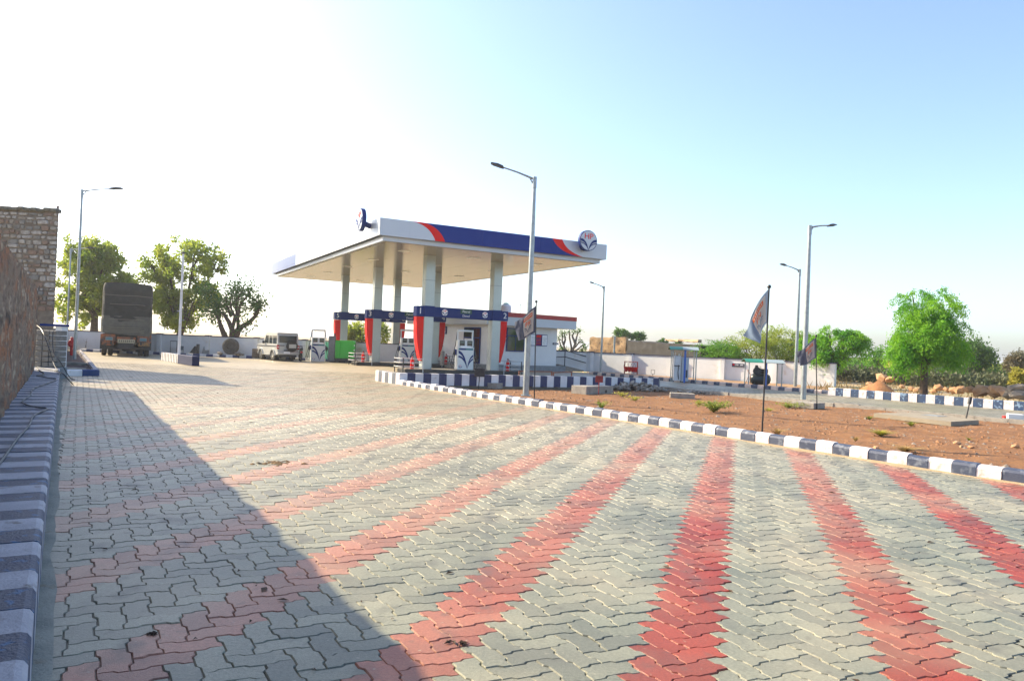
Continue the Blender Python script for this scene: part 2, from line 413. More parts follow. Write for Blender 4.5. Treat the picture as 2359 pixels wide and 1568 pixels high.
for q, (d, i, j, k, c, red) in enumerate(cells[300:]):
    w, h = (2, 1) if k == 0 else (1, 2)
    o, t = SH[(w, h, (i % 2, j % 2))]; n = len(o); cen = np.array([w / 2, h / 2]) * PWD
    z = rnd.uniform(-.003, .002); tx, ty = rnd.gauss(0, .008), rnd.gauss(0, .008)
    near = d < 16
    if d > 12: t = cen + (t - cen) * (.975 if d < 18 else .955)
    Po = (o - cen); Pt = (t - cen)
    if near:
        V.append(np.column_stack([Po @ rot + c, np.full(n, -.014)]))
        V.append(np.column_stack([Po @ rot + c, -.007 + z + Po[:, 0] * tx + Po[:, 1] * ty]))
    V.append(np.column_stack([Pt @ rot + c, z + Pt[:, 0] * tx + Pt[:, 1] * ty]))
    lv = 2 if near else 0
    Fc.append(list(range(vo + lv * n, vo + lv * n + n)))
    nf = 1
    if near:
        for l in (0, 1):
            for a in range(n): b = (a + 1) % n; Fc.append([vo + l * n + a, vo + l * n + b, vo + l * n + n + b, vo + l * n + n + a]); nf += 1
    vo += (lv + 1) * n
    AR += [1. if red else 0.] * nf; ATn += [rnd.random()] * nf
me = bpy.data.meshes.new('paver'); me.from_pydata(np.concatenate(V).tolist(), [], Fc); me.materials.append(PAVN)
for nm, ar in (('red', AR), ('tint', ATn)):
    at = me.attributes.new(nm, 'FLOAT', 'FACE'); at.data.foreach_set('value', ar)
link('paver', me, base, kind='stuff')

# sunken garden soil
def hsoil(x, y):
    return -.10 + .06 * mn.noise(Vector((x * .5, y * .5, 0))) + .025 * mn.noise(Vector((x * 2.3, y * 2.3, 3)))
def line_dist(p, pts):
    best = 1e9
    for a, b in zip(pts[:-1], pts[1:]):
        ab = b - a; t = max(0, min(1, (p - a).dot(ab) / ab.length_squared)); best = min(best, (p - a - ab * t).length)
    return best
def soil_z(x, y):
    p = Vector((x, y, 0)); d = line_dist(p, KERB[1:]); t = max(0, 1 - d / 2.2)
    return hsoil(x, y) + .13 * t
gpoly = [(WEND.x, WEND.y)] + [(p.x, p.y) for p in KERB[1:]] + [(32, -2)] + [(p.x, p.y) for p in reversed(ROADN)]
V = []; idx = {}; Fs = []; st = .16
for a in range(-30, 210):
    for b in range(-10, 205):
        x, y = a * st, b * st
        if x / max(y, 1) > 1.0 or not inside((x + st / 2, y + st / 2), gpoly): continue
        if line_dist(Vector((x + st / 2, y + st / 2, 0)), KERB[1:]) < .11: continue
        q = []
        for (da, db) in ((0, 0), (1, 0), (1, 1), (0, 1)):
            kk = (a + da, b + db)
            if kk not in idx: idx[kk] = len(V); V.append((kk[0] * st, kk[1] * st, soil_z(kk[0] * st, kk[1] * st)))
            q.append(idx[kk])
        Fs.append(q)
me = bpy.data.meshes.new('garden_soil'); me.from_pydata(V, [], Fs); me.materials.append(SOIL)
me.polygons.foreach_set('use_smooth', [True] * len(Fs)); link('garden_soil', me, kind='structure')
MB().slab(gpoly, -.34, -.21).build('garden_subsoil', SOIL, kind='structure')

def rock_mesh(name, mt, r=1., seed=0, flat=.7, n=1):
    rr = random.Random(seed); ph = (1 + 5 ** .5) / 2
    vs = [Vector(p).normalized() for p in ((-1, ph, 0), (1, ph, 0), (-1, -ph, 0), (1, -ph, 0), (0, -1, ph), (0, 1, ph), (0, -1, -ph), (0, 1, -ph), (ph, 0, -1), (ph, 0, 1), (-ph, 0, -1), (-ph, 0, 1))]
    fs = [(0, 11, 5), (0, 5, 1), (0, 1, 7), (0, 7, 10), (0, 10, 11), (1, 5, 9), (5, 11, 4), (11, 10, 2), (10, 7, 6), (7, 1, 8), (3, 9, 4), (3, 4, 2), (3, 2, 6), (3, 6, 8), (3, 8, 9), (4, 9, 5), (2, 4, 11), (6, 2, 10), (8, 6, 7), (9, 8, 1)]
    vs = [v * r * rr.uniform(.72, 1.2) for v in vs]
    me = bpy.data.meshes.new(name); me.from_pydata([(v.x, v.y, v.z * flat) for v in vs], [], fs); me.materials.append(mt); return me
ROCKS = [rock_mesh('rock', STONE, 1, s) for s in range(5)]; ROCKG = [rock_mesh('rock', STONEG, 1, s + 20) for s in range(5)]

# gravel on the soil: one object
def scatter_rocks(name, pts, mt, seed=1):
    rr = random.Random(seed); b = MB()
    for (x, y, z, r) in pts:
        M = Matrix.Translation((x, y, z)) @ Matrix.Rotation(rr.uniform(0, 6.3), 4, 'Z') @ Matrix.Diagonal((r * rr.uniform(.7, 1.4), r * rr.uniform(.7, 1.3), r * rr.uniform(.5, .9), 1))
        v = [(1, 0, -.2), (.3, .95, -.1), (-.8, .6, -.2), (-.8, -.6, -.1), (.3, -.95, -.2), (rr.uniform(-.3, .3), rr.uniform(-.3, .3), .8)]
        b.add(v, [(0, 1, 5), (1, 2, 5), (2, 3, 5), (3, 4, 5), (4, 0, 5)], False, M)
    return b.build(name, mt, kind='stuff')
pts = []
while len(pts) < 7600:
    x = rnd.uniform(-4, 20); y = rnd.uniform(7, 31)
    if x / y > .78 or not inside((x, y), gpoly): continue
    if line_dist(Vector((x, y, 0)), KERB[1:]) < .2: continue
    pts.append((x, y, soil_z(x, y), min(.085, rnd.expovariate(1 / .014) + .008)))
o = scatter_rocks('gravel', pts[:6000], mat('gravel_tan', (.22, .095, .035), (.30, .16, .08), 6, .9)); tag(o, 'reddish gravel and pebbles strewn over the garden soil', 'gravel')
o = scatter_rocks('gravel', pts[6000:], mat('gravel_grey', (.17, .14, .11), (.25, .21, .17), 6, .9), 3); tag(o, 'grey pebbles mixed into the red garden soil', 'gravel')

b = MB()
for q in range(900):
    x, y = rnd.uniform(-3, 20), rnd.uniform(8, 30)
    if x / y > .78 or not inside((x, y), gpoly) or line_dist(Vector((x, y, 0)), KERB[1:]) < .2: continue
    if mn.noise(Vector((x * .6, y * .6, 7))) < -.05: continue
    z = soil_z(x, y)
    for k in range(rnd.choice((1, 2, 5))):
        a = rnd.uniform(0, 6.3); L = rnd.uniform(.03, .11); up = rnd.uniform(.01, .09); w = .003
        b.add([(x - w, y, z), (x + w, y, z), (x + math.cos(a) * L, y + math.sin(a) * L, z + up)], [(0, 1, 2)])
tag(b.build('dry_stalks', mat('straw', (.42, .30, .12), (.30, .19, .08), 9, .9), kind='stuff'), 'dry straw and stalks littering the red garden soil', 'dry grass')
# debris on the driveway: dry leaves and specks
b = MB()
for q in range(420):
    x, y = rnd.uniform(-12, 6), rnd.uniform(2.8, 22)
    if x < lk(y) + .05 or abs(x / y) > .75 or not inside((x, y), poly): continue
    r = rnd.uniform(.006, .02) if rnd.random() < .8 else rnd.uniform(.02, .05); a = rnd.uniform(0, 6)
    M = Matrix.Translation((x, y, .002)) @ Matrix.Rotation(a, 4, 'Z')
    b.add([(-r, 0, 0), (0, -r * .4, .008), (r, 0, .002), (0, r * .45, .012)], [(0, 1, 2, 3)], False, M)
tag(b.build('dry_leaves', mat('dry_leaf', (.05, .03, .018), (.09, .05, .025), 20, .9), kind='stuff'), 'dry leaf crumbs and grit scattered over the paving', 'leaves')

# wind-blown sand against the kerb
b = MB(); vs = []; cnt_ = 0
pth = []
for a_, c_ in zip(KERB[1:-1], KERB[2:]):
    d_ = c_ - a_; n_ = max(1, int(d_.length / .12))
    for k in range(n_): pth.append((a_ + d_ * (k / n_), Vector((d_.y, -d_.x, 0)).normalized()))
for k, (p, nn_) in enumerate(pth):
    if nn_.x > 0: nn_ = -nn_
    wv = max(.02, .13 + .16 * mn.noise(Vector((p.x * 1.1, p.y * 1.1, 2))) + .06 * mn.noise(Vector((p.x * 5, p.y * 5, 4)))); ht = .006 + .012 * max(0, wv - .05) / .2
    vs += [tuple(p + nn_ * -.03 + Vector((0, 0, ht + .004))), tuple(p + nn_ * (wv * .4) + Vector((0, 0, ht * .7 + .001))), tuple(p + nn_ * wv + Vector((0, 0, -.006)))]
b.add(vs, [(i * 3 + q, i * 3 + q + 1, i * 3 + q + 4, i * 3 + q + 3) for i in range(len(pth) - 1) for q in (0, 1)], True)
tag(b.build('sand_drift', mat('drift_sand', (.40, .30, .18), (.34, .24, .13), 8, .95, .7, 60), kind='stuff'), 'thin drift of pale sand blown against the long garden kerb', 'sand')
# brown clods on the drive
pc_ = G(635, 1066)
b = MB()
for q in range(60):
    a = rnd.uniform(0, 6.3); r_ = abs(rnd.gauss(0, .10)); r2 = rnd.uniform(.01, .035)
    M = Matrix.Translation((r_ * math.cos(a) * 1.3, r_ * math.sin(a), .003)) @ Matrix.Rotation(a * 3, 4, 'Z') @ Matrix.Diagonal((r2 * 1.5, r2, r2 * .5, 1))
    b.add([(1, 0, 0), (.3, .95, 0), (-.8, .6, 0), (-.8, -.6, 0), (.3, -.95, 0), (0, 0, .8)], [(0, 1, 5), (1, 2, 5), (2, 3, 5), (3, 4, 5), (4, 0, 5)], False, M)
tag(b.build('crumbled_soil', mat('clod_brown', (.20, .12, .05), (.12, .07, .03), 12, .95), None, pc_, kind='stuff'), 'small patch of crumbled brown soil on the sunlit paving', 'soil')
for (px, py, sz) in ((1062, 1482, .06), (352, 1460, .03), (300, 868, .12), (285, 897, .1), (600, 1068, .05)):
    q = G(px, py); b = MB()
    for k in range(16):
        a = rnd.uniform(0, 6.3); r_ = abs(rnd.gauss(0, sz * .5)); L = rnd.uniform(.01, .03)
        M = Matrix.Translation((r_ * math.cos(a) * 1.4, r_ * math.sin(a) * .7, .003)) @ Matrix.Rotation(rnd.uniform(0, 6), 4, 'Z')
        b.add([(-L, 0, 0), (0, -L * .35, .006), (L, 0, .002), (0, L * .35, .01)], [(0, 1, 2, 3)], False, M)
    tag(b.build('leaf_litter', mat('litter_brown', (.04, .025, .015), (.08, .05, .03), 20, .9), None, q, kind='stuff'), 'loose dark leaf litter gathered in a small patch on the paving', 'leaves', 'patches of leaf litter on the paving')

# ------------------------------------------------------------------ kerbs
def block_mesh(L, wd, h, mt, ch=.035, gap=.004, z0=-.05):
    # cross-section in (y across, z), street face at y=0
    prof = [(0, z0), (0, h - ch), (ch * .55, h - ch * .35), (ch * 1.3, h), (wd, h), (wd, z0)]
    vs = []; n = len(prof)
    for x in (gap / 2, L - gap / 2): vs += [(x, y, z) for y, z in prof]
    fs = [tuple(range(n)), tuple(range(2 * n - 1, n - 1, -1))] + [(i, n + i, n + (i + 1) % n, (i + 1) % n) for i in range(n)]
    me = bpy.data.meshes.new('kerb_block'); me.from_pydata(vs, [], [f[::-1] for f in fs]); me.materials.append(mt); return me
def kerb_line(root, pts, L, wd, h, ms, name='kerb_block', side=1, jit=.006, ch=.035, z0=-.05, drop=None, start=0):
    """blocks along a polyline; each a part"""
    meshes = [block_mesh(L, wd, h, mm, ch, z0=z0) for mm in ms]; q = start
    for a, c in zip(pts[:-1], pts[1:]):
        d = c - a; ln = d.length; n = max(1, round(ln / L)); an = math.atan2(d.y, d.x); s = ln / n
        for k in range(n):
            p = a + d * (k / n)
            o = link(name, meshes[q % len(ms)], root, (p.x + rnd.gauss(0, jit), p.y + rnd.gauss(0, jit), (drop(p) if drop else 0) + rnd.gauss(0, jit)), an + rnd.gauss(0, .012))
            o.scale = (s / L, side, 1); q += 1
    return q
t = empty('striped_kerb', (0, 0, 0), label='long low kerb in white and slate blue blocks curving beside the red soil garden', cat='kerb')
kerb_line(t, KERB[1:], .30, .17, .185, [KW, KB], ch=.05)
t2 = empty('striped_kerb', (0, 0, 0), label='short raised kerb end with white and grey stripes at the tip of the pump forecourt', cat='kerb')
kerb_line(t2, [KERB[0] + Vector((0, 0, 0)), KERB[1]], .30, .2, .40, [KW, mat('kerb_grey_paint', (.075, .085, .11), (.10, .11, .13), 5, .6)], ch=.02)
# forecourt wall, striped
wd_ = (WEND - KERB[1]); wl = wd_.length; wa = math.atan2(wd_.y, wd_.x)
t = empty('striped_retaining_wall', KERB[1], wa, label='long low retaining wall in white and deep navy stripes in front of the pumps', cat='wall')
n = 38
for k in range(n):
    s = wl / n
    b = MB().box(((k + .5) * s, .09, .06 + .0), (s - .003, .17, .66)); b.box(((k + .5) * s, .13, .40), (s - .003, .26, .03))
    b.build('painted_stripe', WHITE if k % 2 == 0 else mat('navy_stripe_paint', (.008, .018, .085), (.012, .025, .10), 4, .5, dirt=(.2, .24, .32), dscale=11, dlo=.66, dhi=.74), t)
t = empty('cement_block_edging', KERB[1] + Vector((.2, .45, 0)), wa, label='row of plain grey cement blocks behind the navy striped wall', cat='edging')
for k in range(24):
    MB().box(((k + .5) * .46 + .3, .18, .19), (.455, .34, .40), bev=.01).build('cement_block', CEM, t)

# left platform: stripes run across its top to the old wall
DW = Vector((-.5183, .8552, 0)); NW = Vector((.8552, .5183, 0))   # along, towards the drive
P0 = Vector((lk(0), 0, 0))
t = empty('raised_platform', P0, math.atan2(DW.y, DW.x), label='raised walkway striped white and slate blue along the old brown wall', cat='platform')
k = -8; x0 = -2.4
while x0 + .3 * (k + 8) < 25.6:
    xx = x0 + .3 * (k + 8)
    b = MB(); zt = .33 + rnd.gauss(0, .003)
    off = .0 if xx > 3.0 else 0
    prof = [(off, -.02), (off, zt - .03), (off + .015, zt - .008), (off + .04, zt), (.66, zt), (.66, -.02)]
    vs = [(x, y + 0, z) for x in (xx + .0015, xx + .2985) for y, z in prof]; nn = 6
    fs = [tuple(range(nn)), tuple(range(2 * nn - 1, nn - 1, -1))] + [(i, nn + i, nn + (i + 1) % nn, (i + 1) % nn) for i in range(nn)]
    b.add(vs, fs); b.build('platform_block', PW if k % 2 == 0 else PB, t); k += 1
# gutter strip along the platform
gt = MB(); N_ = 90
vs = []
for i in range(N_):
    s = -8 + i * .4; a = P0 + DW * s
    wv = .10 + .03 * math.sin(s * 1.7) + .02 * math.sin(s * 5)
    wv = .06 + .012 * math.sin(s * 1.7) + .012 * math.sin(s * 5) + rnd.gauss(0, .006)
    vs += [tuple(a - NW * .02 + Vector((0, 0, .012))), tuple(a + NW * (wv * .6) + Vector((0, 0, .008))), tuple(a + NW * (wv + .01) + Vector((0, 0, .001)))]
fs = [(i * 3 + q, i * 3 + q + 1, i * 3 + q + 4, i * 3 + q + 3) for i in range(N_ - 1) for q in (0, 1)]
gt.add(vs, fs, True); gt.build('gutter', GUT, kind='structure')

# ------------------------------------------------------------------ old wall and tower on the left
def rough_wall(name, p0, d, nrm, length, zfun, thick, mt, step=.22, amp=.05, z0=0.):
    """wall with uneven faces: front grid + top + back + ends, one closed mesh"""
    n = int(length / step); m = 16; vs = []; fs = []
    for i in range(n + 1):
        s = i * step; zt = zfun(s)
        for j in range(m + 1):
            z = z0 + (zt - z0) * j / m; p = p0 + d * s
            o = amp * mn.noise(Vector((s * 2.1, z * 2.1, 1))) + amp * .6 * mn.noise(Vector((s * 6, z * 6, 5)))
            q = p + nrm * o; vs.append((q.x, q.y, z))
        p = p0 + d * s - nrm * thick; vs.append((p.x, p.y, zt - .03)); vs.append((p.x, p.y, z0))
    w = m + 3
    for i in range(n):
        for j in range(w):
            a, b = i * w + j, i * w + (j + 1) % w; fs.append((a, a + w, b + w, b))
    fs.append(tuple(range(w))); fs.append(tuple(range(n * w + w - 1, n * w - 1, -1)))
    return MB().add(vs, fs, True).build(name, mt)
def zt_old(s):
    y = s * .8552 - 8
    base_ = 2.60 + .008 * math.sin(y)
    return base_ + .02 * mn.noise(Vector((s * 1.5, 0, 9))) + .02 * mn.noise(Vector((s * 7, 2, 9)))
o = rough_wall('old_plaster_wall', Vector((lk(-8, -.72), -8, 0)), DW, NW, 33.4, zt_old, .35, OLDW, amp=.045, z0=.1)
tag(o, 'old mud brown plastered wall with orange patches along the left edge', 'wall')

# stone tower: core with proud stones
TD = 26.0
tr = AT(131, 600, TD); tl = AT(-150, 600, TD)
tower = empty('stone_building', (tr.x, TD, 0), rad(0), label='tall old rubble stone building corner rising behind the brown wall', cat='building')
tz = ZAT(131, 486, TD)
MORT = mat('old_mortar', (.15, .12, .095), (.22, .185, .14), 5, .95, .8, 20)
TPG = [(-6, .05), (-.05, .05), (-2.75, 4.3), (-8.5, 4.3)]
MB().slab(TPG, 0, tz).build('wall_core', MORT, tower)
rt = MB()
for q in range(26):
    xx = -.2 - q * .23; rt.box((xx, .12, tz + .02 + .05 * mn.noise(Vector((q * .7, 0, 0)))), (.25, .34, .14 + .06 * mn.noise(Vector((q * 1.3, 5, 0)))), rz=rnd.uniform(-.1, .1), bev=.03)
rt.build('roof_edge', mat('weathered_top', (.10, .095, .075), (.16, .15, .12), 6, .95, .6, 20), tower)
sm = [mat('pale_stone', (.33, .30, .25), (.22, .19, .16), 5, .9, .6, 20), mat('brown_stone', (.27, .19, .14), (.20, .14, .11), 5, .9, .6, 20), mat('grey_stone', (.24, .225, .20), (.17, .155, .135), 5, .9, .6, 20)]
z = 2.1; cnt = 0
sm += [mat('whitish_stone', (.44, .41, .37), (.27, .24, .21), 7, .9, .7, 24)]
while z < tz - .1:
    h = rnd.uniform(.12, .22); x = -.04 + rnd.uniform(-.03, .03)
    while x > -2.9 and cnt < 292:
        w = rnd.choice((rnd.uniform(.14, .26), rnd.uniform(.22, .42)))
        hh = h * rnd.uniform(.72, 1.05); dx, dz = w - rnd.uniform(.02, .05), hh - .02; nn = 9; b = MB(); vb = []; vf = []
        pr = rnd.uniform(.012, .06)
        for q in range(nn):
            a_ = 2 * PI * q / nn + .3; ca, sa = math.cos(a_), math.sin(a_); ex = abs(ca) ** .5 * (1 if ca > 0 else -1); ez = abs(sa) ** .5 * (1 if sa > 0 else -1)
            jx, jz = rnd.uniform(.92, 1.1), rnd.uniform(.92, 1.12)
            vb.append((ex * dx / 2 * jx, 0, ez * dz / 2 * jz)); vf.append((ex * dx / 2 * jx * .9, -pr + rnd.gauss(0, .008), ez * dz / 2 * jz * .86))
        b.add(vb + vf, [tuple(range(nn, 2 * nn))] + [(q, (q + 1) % nn, nn + (q + 1) % nn, nn + q) for q in range(nn)])
        up = (z - 3) / 3
        mm = sm[3] if rnd.random() < .25 + .2 * (up > .2) else (sm[1] if rnd.random() < .5 - .3 * up else rnd.choice((sm[0], sm[2])))
        b.build('stone', mm, tower, (x - w / 2, .052, z + h / 2 + rnd.gauss(0, .012))); cnt += 1
        x -= w
    z += h
# right flank of the tower: stones seen edge on
for q in range(26):
    yy = .25 + rnd.uniform(0, .3); MB().box((-.05 - yy * .63, yy, 1.0 + q * .19), (.08, rnd.uniform(.25, .4), .16), rz=.56, bev=.02).build('stone', sm[q % 3], tower)

# ------------------------------------------------------------------ boundary walls
def wall_run(name, pts, h, th, label, piers=(), panels=3.):
    root = empty(name, pts[0], 0, label=label, cat='wall'); O = pts[0]
    for a, c in zip(pts[:-1], pts[1:]):
        d = c - a; ln = d.length; an = math.atan2(d.y, d.x); n = max(1, round(ln / panels)); s = ln / n
        for k in range(n):
            p = a + d * ((k + .5) / n) - O
            MB().box((0, 0, h / 2), (s - .012, th, h)).build('wall_panel', WALLW, root, p, an)
            MB().box((0, 0, h + .028), (s - .004, th + .07, .055)).build('coping', NAVY, root, p, an)
        for k in range(n + 1):
            p = a + d * (k / n) - O
            MB().box((0, -.08, h / 2 + .01), (.24, th + .26, h + .02)).build('pier', WALLW, root, p, an)
            MB().box((0, -.08, h + .05), (.28, th + .32, .08)).build('pier_cap', NAVY, root, p, an)
    return root
BWL = Vector((-29.3, 48.2, 0)); BWC = Vector((5.3, 48.9, 0)); BWR = Vector((17.3, 39.6, 0))
wall_run('boundary_wall', [BWL, BWC], 1.27, .14, 'long white boundary wall with navy coping behind the truck and jeep', panels=3.1)
wall_run('boundary_wall', [BWC, BWR], 1.27, .14, 'sunlit white boundary wall with navy coping behind the air pump shelters', panels=3.0)
wall_run('boundary_wall', [Vector((-15.4, 24.8, 0)), BWL + Vector((-.5, -.2, 0))], 1.3, .14, 'white boundary wall with blue coping seen edge on along the left side', panels=3.2)

# kerbs by the walls
NAVK = mat('kerb_navy_paint', (.02, .04, .14), (.03, .05, .14), 5, .55)
t = empty('striped_kerb', (0, 0, 0), label='navy and white kerb along the foot of the shaded back wall', cat='kerb')
kerb_line(t, [Vector((-27.6, 47.2, 0)), Vector((-9., 47.6, 0))], .42, .15, .16, [WHITE, NAVK], ch=.03)
ROADK = [ROADF[0] + Vector((0, 0, 0)), Vector((14.0, 32.37, 0))]
t = empty('striped_kerb', (0, 0, 0), label='dusty pink and slate kerb running below the air pump shelters', cat='kerb')
kerb_line(t, ROADK, .36, .16, .16, [mat('kerb_pink_paint', (.60, .47, .40), (.52, .40, .33), 5, .7), KB], side=1)
t = empty('striped_kerb', (0, 0, 0), label='tall white and chipped blue kerb in front of the green tree', cat='kerb')
kerb_line(t, [Vector((13.6, 31.6, 0)), Vector((18.5, 26.0, 0)), Vector((30, 11.8, 0))], .32, .18, .32, [KW, KBW], ch=.02)
# rough concrete road edge
t = empty('road_edging', (0, 0, 0), label='rough concrete edge strip between the sunken soil and the far road', cat='edging')
kerb_line(t, ROADN[:-1], .9, .14, .03, [CONC], name='edging_block', side=-1, jit=.008, ch=.01, z0=-.3)

# ------------------------------------------------------------------ text and emblem helpers
def text_mesh(s, size, mt, ext=.004):
    cu = bpy.data.curves.new('txt', 'FONT'); cu.body = s; cu.size = size; cu.extrude = ext; cu.align_x = 'CENTER'; cu.align_y = 'CENTER'; cu.resolution_u = 3
    o = bpy.data.objects.new('txt', cu); COL.objects.link(o)
    bpy.context.view_layer.update()
    me = bpy.data.meshes.new_from_object(o.evaluated_get(bpy.context.evaluated_depsgraph_get()))
    bpy.data.objects.remove(o); bpy.data.curves.remove(cu)
    me.materials.clear(); me.materials.append(mt); return me
def text(s, size, mt, parent, loc, rz=0, name='lettering', sx=1., bold=0):
    me = text_mesh(s, size, mt)
    o = link(name, me, parent, loc); o.rotation_euler = (PI / 2, 0, rz); o.scale = (sx, 1, 1); return o
def bez(p0, p1, p2, n=9):
    return [((1 - t) ** 2 * p0[0] + 2 * t * (1 - t) * p1[0] + t * t * p2[0], (1 - t) ** 2 * p0[1] + 2 * t * (1 - t) * p1[1] + t * t * p2[1]) for t in [i / (n - 1) for i in range(n)]]
def petals(mb, r, y0, y1, sx=1, clip=.93, M=None):
    for sg in (-1, 1):
        for (h0, h1) in ((.16, -.10), (-.2, -.3)):
            a = bez((-1.0, h0), (-.22, h0 + .02), (0, -.95)); c = bez((-1.0, h1), (-.32, h1 + .05), (0, -.95))
            P = a + c[::-1][1:]
            Q = []
            for x, z in P:
                rr = math.hypot(x, z)
                if rr > clip: x, z = x * clip / rr, z * clip / rr
                Q.append((x * r * sg * sx, z * r))
            if sg > 0: Q = Q[::-1]
            mb.prism(Q, y0, y1, M)
def emblem(parent, loc, r, depth=.16, rz=0, name='round_emblem', small=False):
    """disc facing local -Y"""
    Rx = Matrix.Rotation(PI / 2, 4, 'X')
    d = MB().lathe([(r, 0), (r, depth)], 28, Rx).build(name, BLUE, parent, loc, rz)
    MB().lathe([(r * .93, 0), (r * .93, depth + .012)], 28, Rx).build('emblem_face', LETW if small else CLADF, d)
    p = MB(); petals(p, r, -(depth + .024), -(depth + .008)); p.build('petal_mark', BLUE, d)
    text('HP', r * .78, RED, d, (0, -(depth + .018), r * .38), name='letters', sx=1.1)
    return d

# ------------------------------------------------------------------ canopy
CA = .485; CO = Vector((-5.826, 31.391, 0)); LU, LV, ZB, ZS = 11.72, 25.87, 6.02, 5.84
FH = .74
can = empty('fuel_canopy', CO, CA, label='large flat petrol station canopy on six columns with white blue and red fascia', cat='canopy')
MB().box((LU / 2, LV / 2, (ZS + ZB) / 2 + .02), (LU - .5, LV - .5, .2)).build('soffit_slab', CLADF, can)
# soffit panels
nx_, ny_ = 5, 11
for i in range(nx_):
    for j in range(ny_):
        w, h = (LU - .9) / nx_, (LV - .9) / ny_
        MB().box((.45 + (i + .5) * w, .45 + (j + .5) * h, ZS - .012), (w - .012, h - .012, .02)).build('soffit_panel', SOFF, can)
MB().box((LU / 2, .26, ZS + .08), (LU - .46, .06, .2)).build('soffit_trim', CLADF, can)
MB().box((.26, LV / 2, ZS + .08), (.06, LV - .6, .2)).build('soffit_trim', CLADF, can)
MB().box((LU - .26, LV / 2, ZS + .08), (.06, LV - .6, .2)).build('soffit_trim', CLADF, can)
MB().box((LU / 2, LV - .26, ZS + .08), (LU - .46, .06, .2)).build('soffit_trim', CLADF, can)
for i in range(3):
    for j in range(5):
        MB().box((2.2 + i * 3.6, 3 + j * 5, ZS - .03), (.5, .5, .02), bev=.008).build('ceiling_lamp', LAMPG, can)
zt = ZB + FH
MB().box((LU / 2, LV / 2, zt - .15), (LU - .3, LV - .3, .05)).build('roof_deck', CLADF, can)
# front fascia: panels with the colour fields as real inlays
def curve_field(pts): return pts
# white panels
def front_panel(x0, x1, mt, name='fascia_panel'):
    return MB().box(((x0 + x1) / 2, .03, ZB + FH / 2), (x1 - x0 - .008, .06, FH)).build(name, mt, can)
front_panel(0, 1.95, CLADF); front_panel(1.95, 4.85, BLUEC); front_panel(4.85, 8.0, BLUEC); front_panel(8.0, 9.75, BLUEC); front_panel(9.75, LU, CLADF)
# left swoosh: white field ends in a curve, red crescent, then blue
aw = bez((1.35, zt + .003), (2.25, zt - .05), (2.55, ZB), 12); ar = bez((1.95, zt + .003), (2.75, zt - .1), (3.02, ZB), 12)
MB().prism([(1.35, ZB - .002), (2.55, ZB - .002)] + aw[::-1], -.006, .0005).build('white_swoosh', CLADF, can)
MB().prism([(ar[0][0] - .62, zt - .002)] + [(2.53, ZB - .001)] + ar[::-1], -.004, .0008).build('red_swoosh', RED, can)
bl = bez((1.05, zt), (2.25, zt - .0), (2.9, ZB + .1), 12)
# right swoosh
b1 = bez((8.55, zt), (8.9, ZB + .1), (10.1, ZB), 12); b2 = bez((9.1, zt), (9.3, ZB + .22), (10.3, ZB), 12)
MB().prism([(8.55, ZB - .001)] + [(7.9, ZB - .001), (7.9, zt + .001)] + b1[0:1] + b1[1:], -.0055, .001).build('blue_swoosh', BLUEC, can)
MB().prism(b1[::-1] + b2, -.009, .0012).build('red_swoosh', RED, can)
MB().prism(b2[::-1] + [(LU - .4, zt + .001), (LU - .4, ZB - .001)], -.0045, .0008).build('white_swoosh', CLADF, can)
for k in range(9):
    y0 = .06 + k * (LV - .06) / 9; y1 = .06 + (k + 1) * (LV - .06) / 9
    MB().box((.03, (y0 + y1) / 2, ZB + FH / 2), (.06, y1 - y0 - .01, FH)).build('fascia_panel', CLADF if k < 6 else mat('pale_blue_panel', (.07, .11, .26), rough=.4), can)
    MB().box((LU - .03, (y0 + y1) / 2, ZB + FH / 2), (.06, y1 - y0 - .01, FH)).build('fascia_panel', CLADF, can)
MB().box((LU / 2, LV - .03, ZB + FH / 2), (LU - .13, .06, FH)).build('fascia_panel', CLADF, can)
emblem(can, (10.3, -.30, zt + .02), .50, .17)
MB().cyl((10.3, 0, zt - .25), (10.3, -.31, zt - .12), .22, 16).build('emblem_mount', BLUE, can)
emblem(can, (-.34, 1.35, zt + .02), .50, .17, rz=-PI / 2)
MB().cyl((0, 1.35, zt - .22), (-.34, 1.35, zt - .12), .12, 16).build('emblem_mount', BLUE, can)
C1, C2 = 3.876, 7.62; ROWS = (4.0, 12.355, 19.76)
for ri, ry in enumerate(ROWS):
    for cx_ in (C1, C2):
        c = MB().box((0, 0, 3.02), (.5, .5, 5.66), bev=.03).build('column', COLM, can, (cx_, ry, 0))
        for zz in (4.6,):
            MB().box((0, 0, zz), (.504, .504, .012)).build('panel_joint', LAMPD, c)

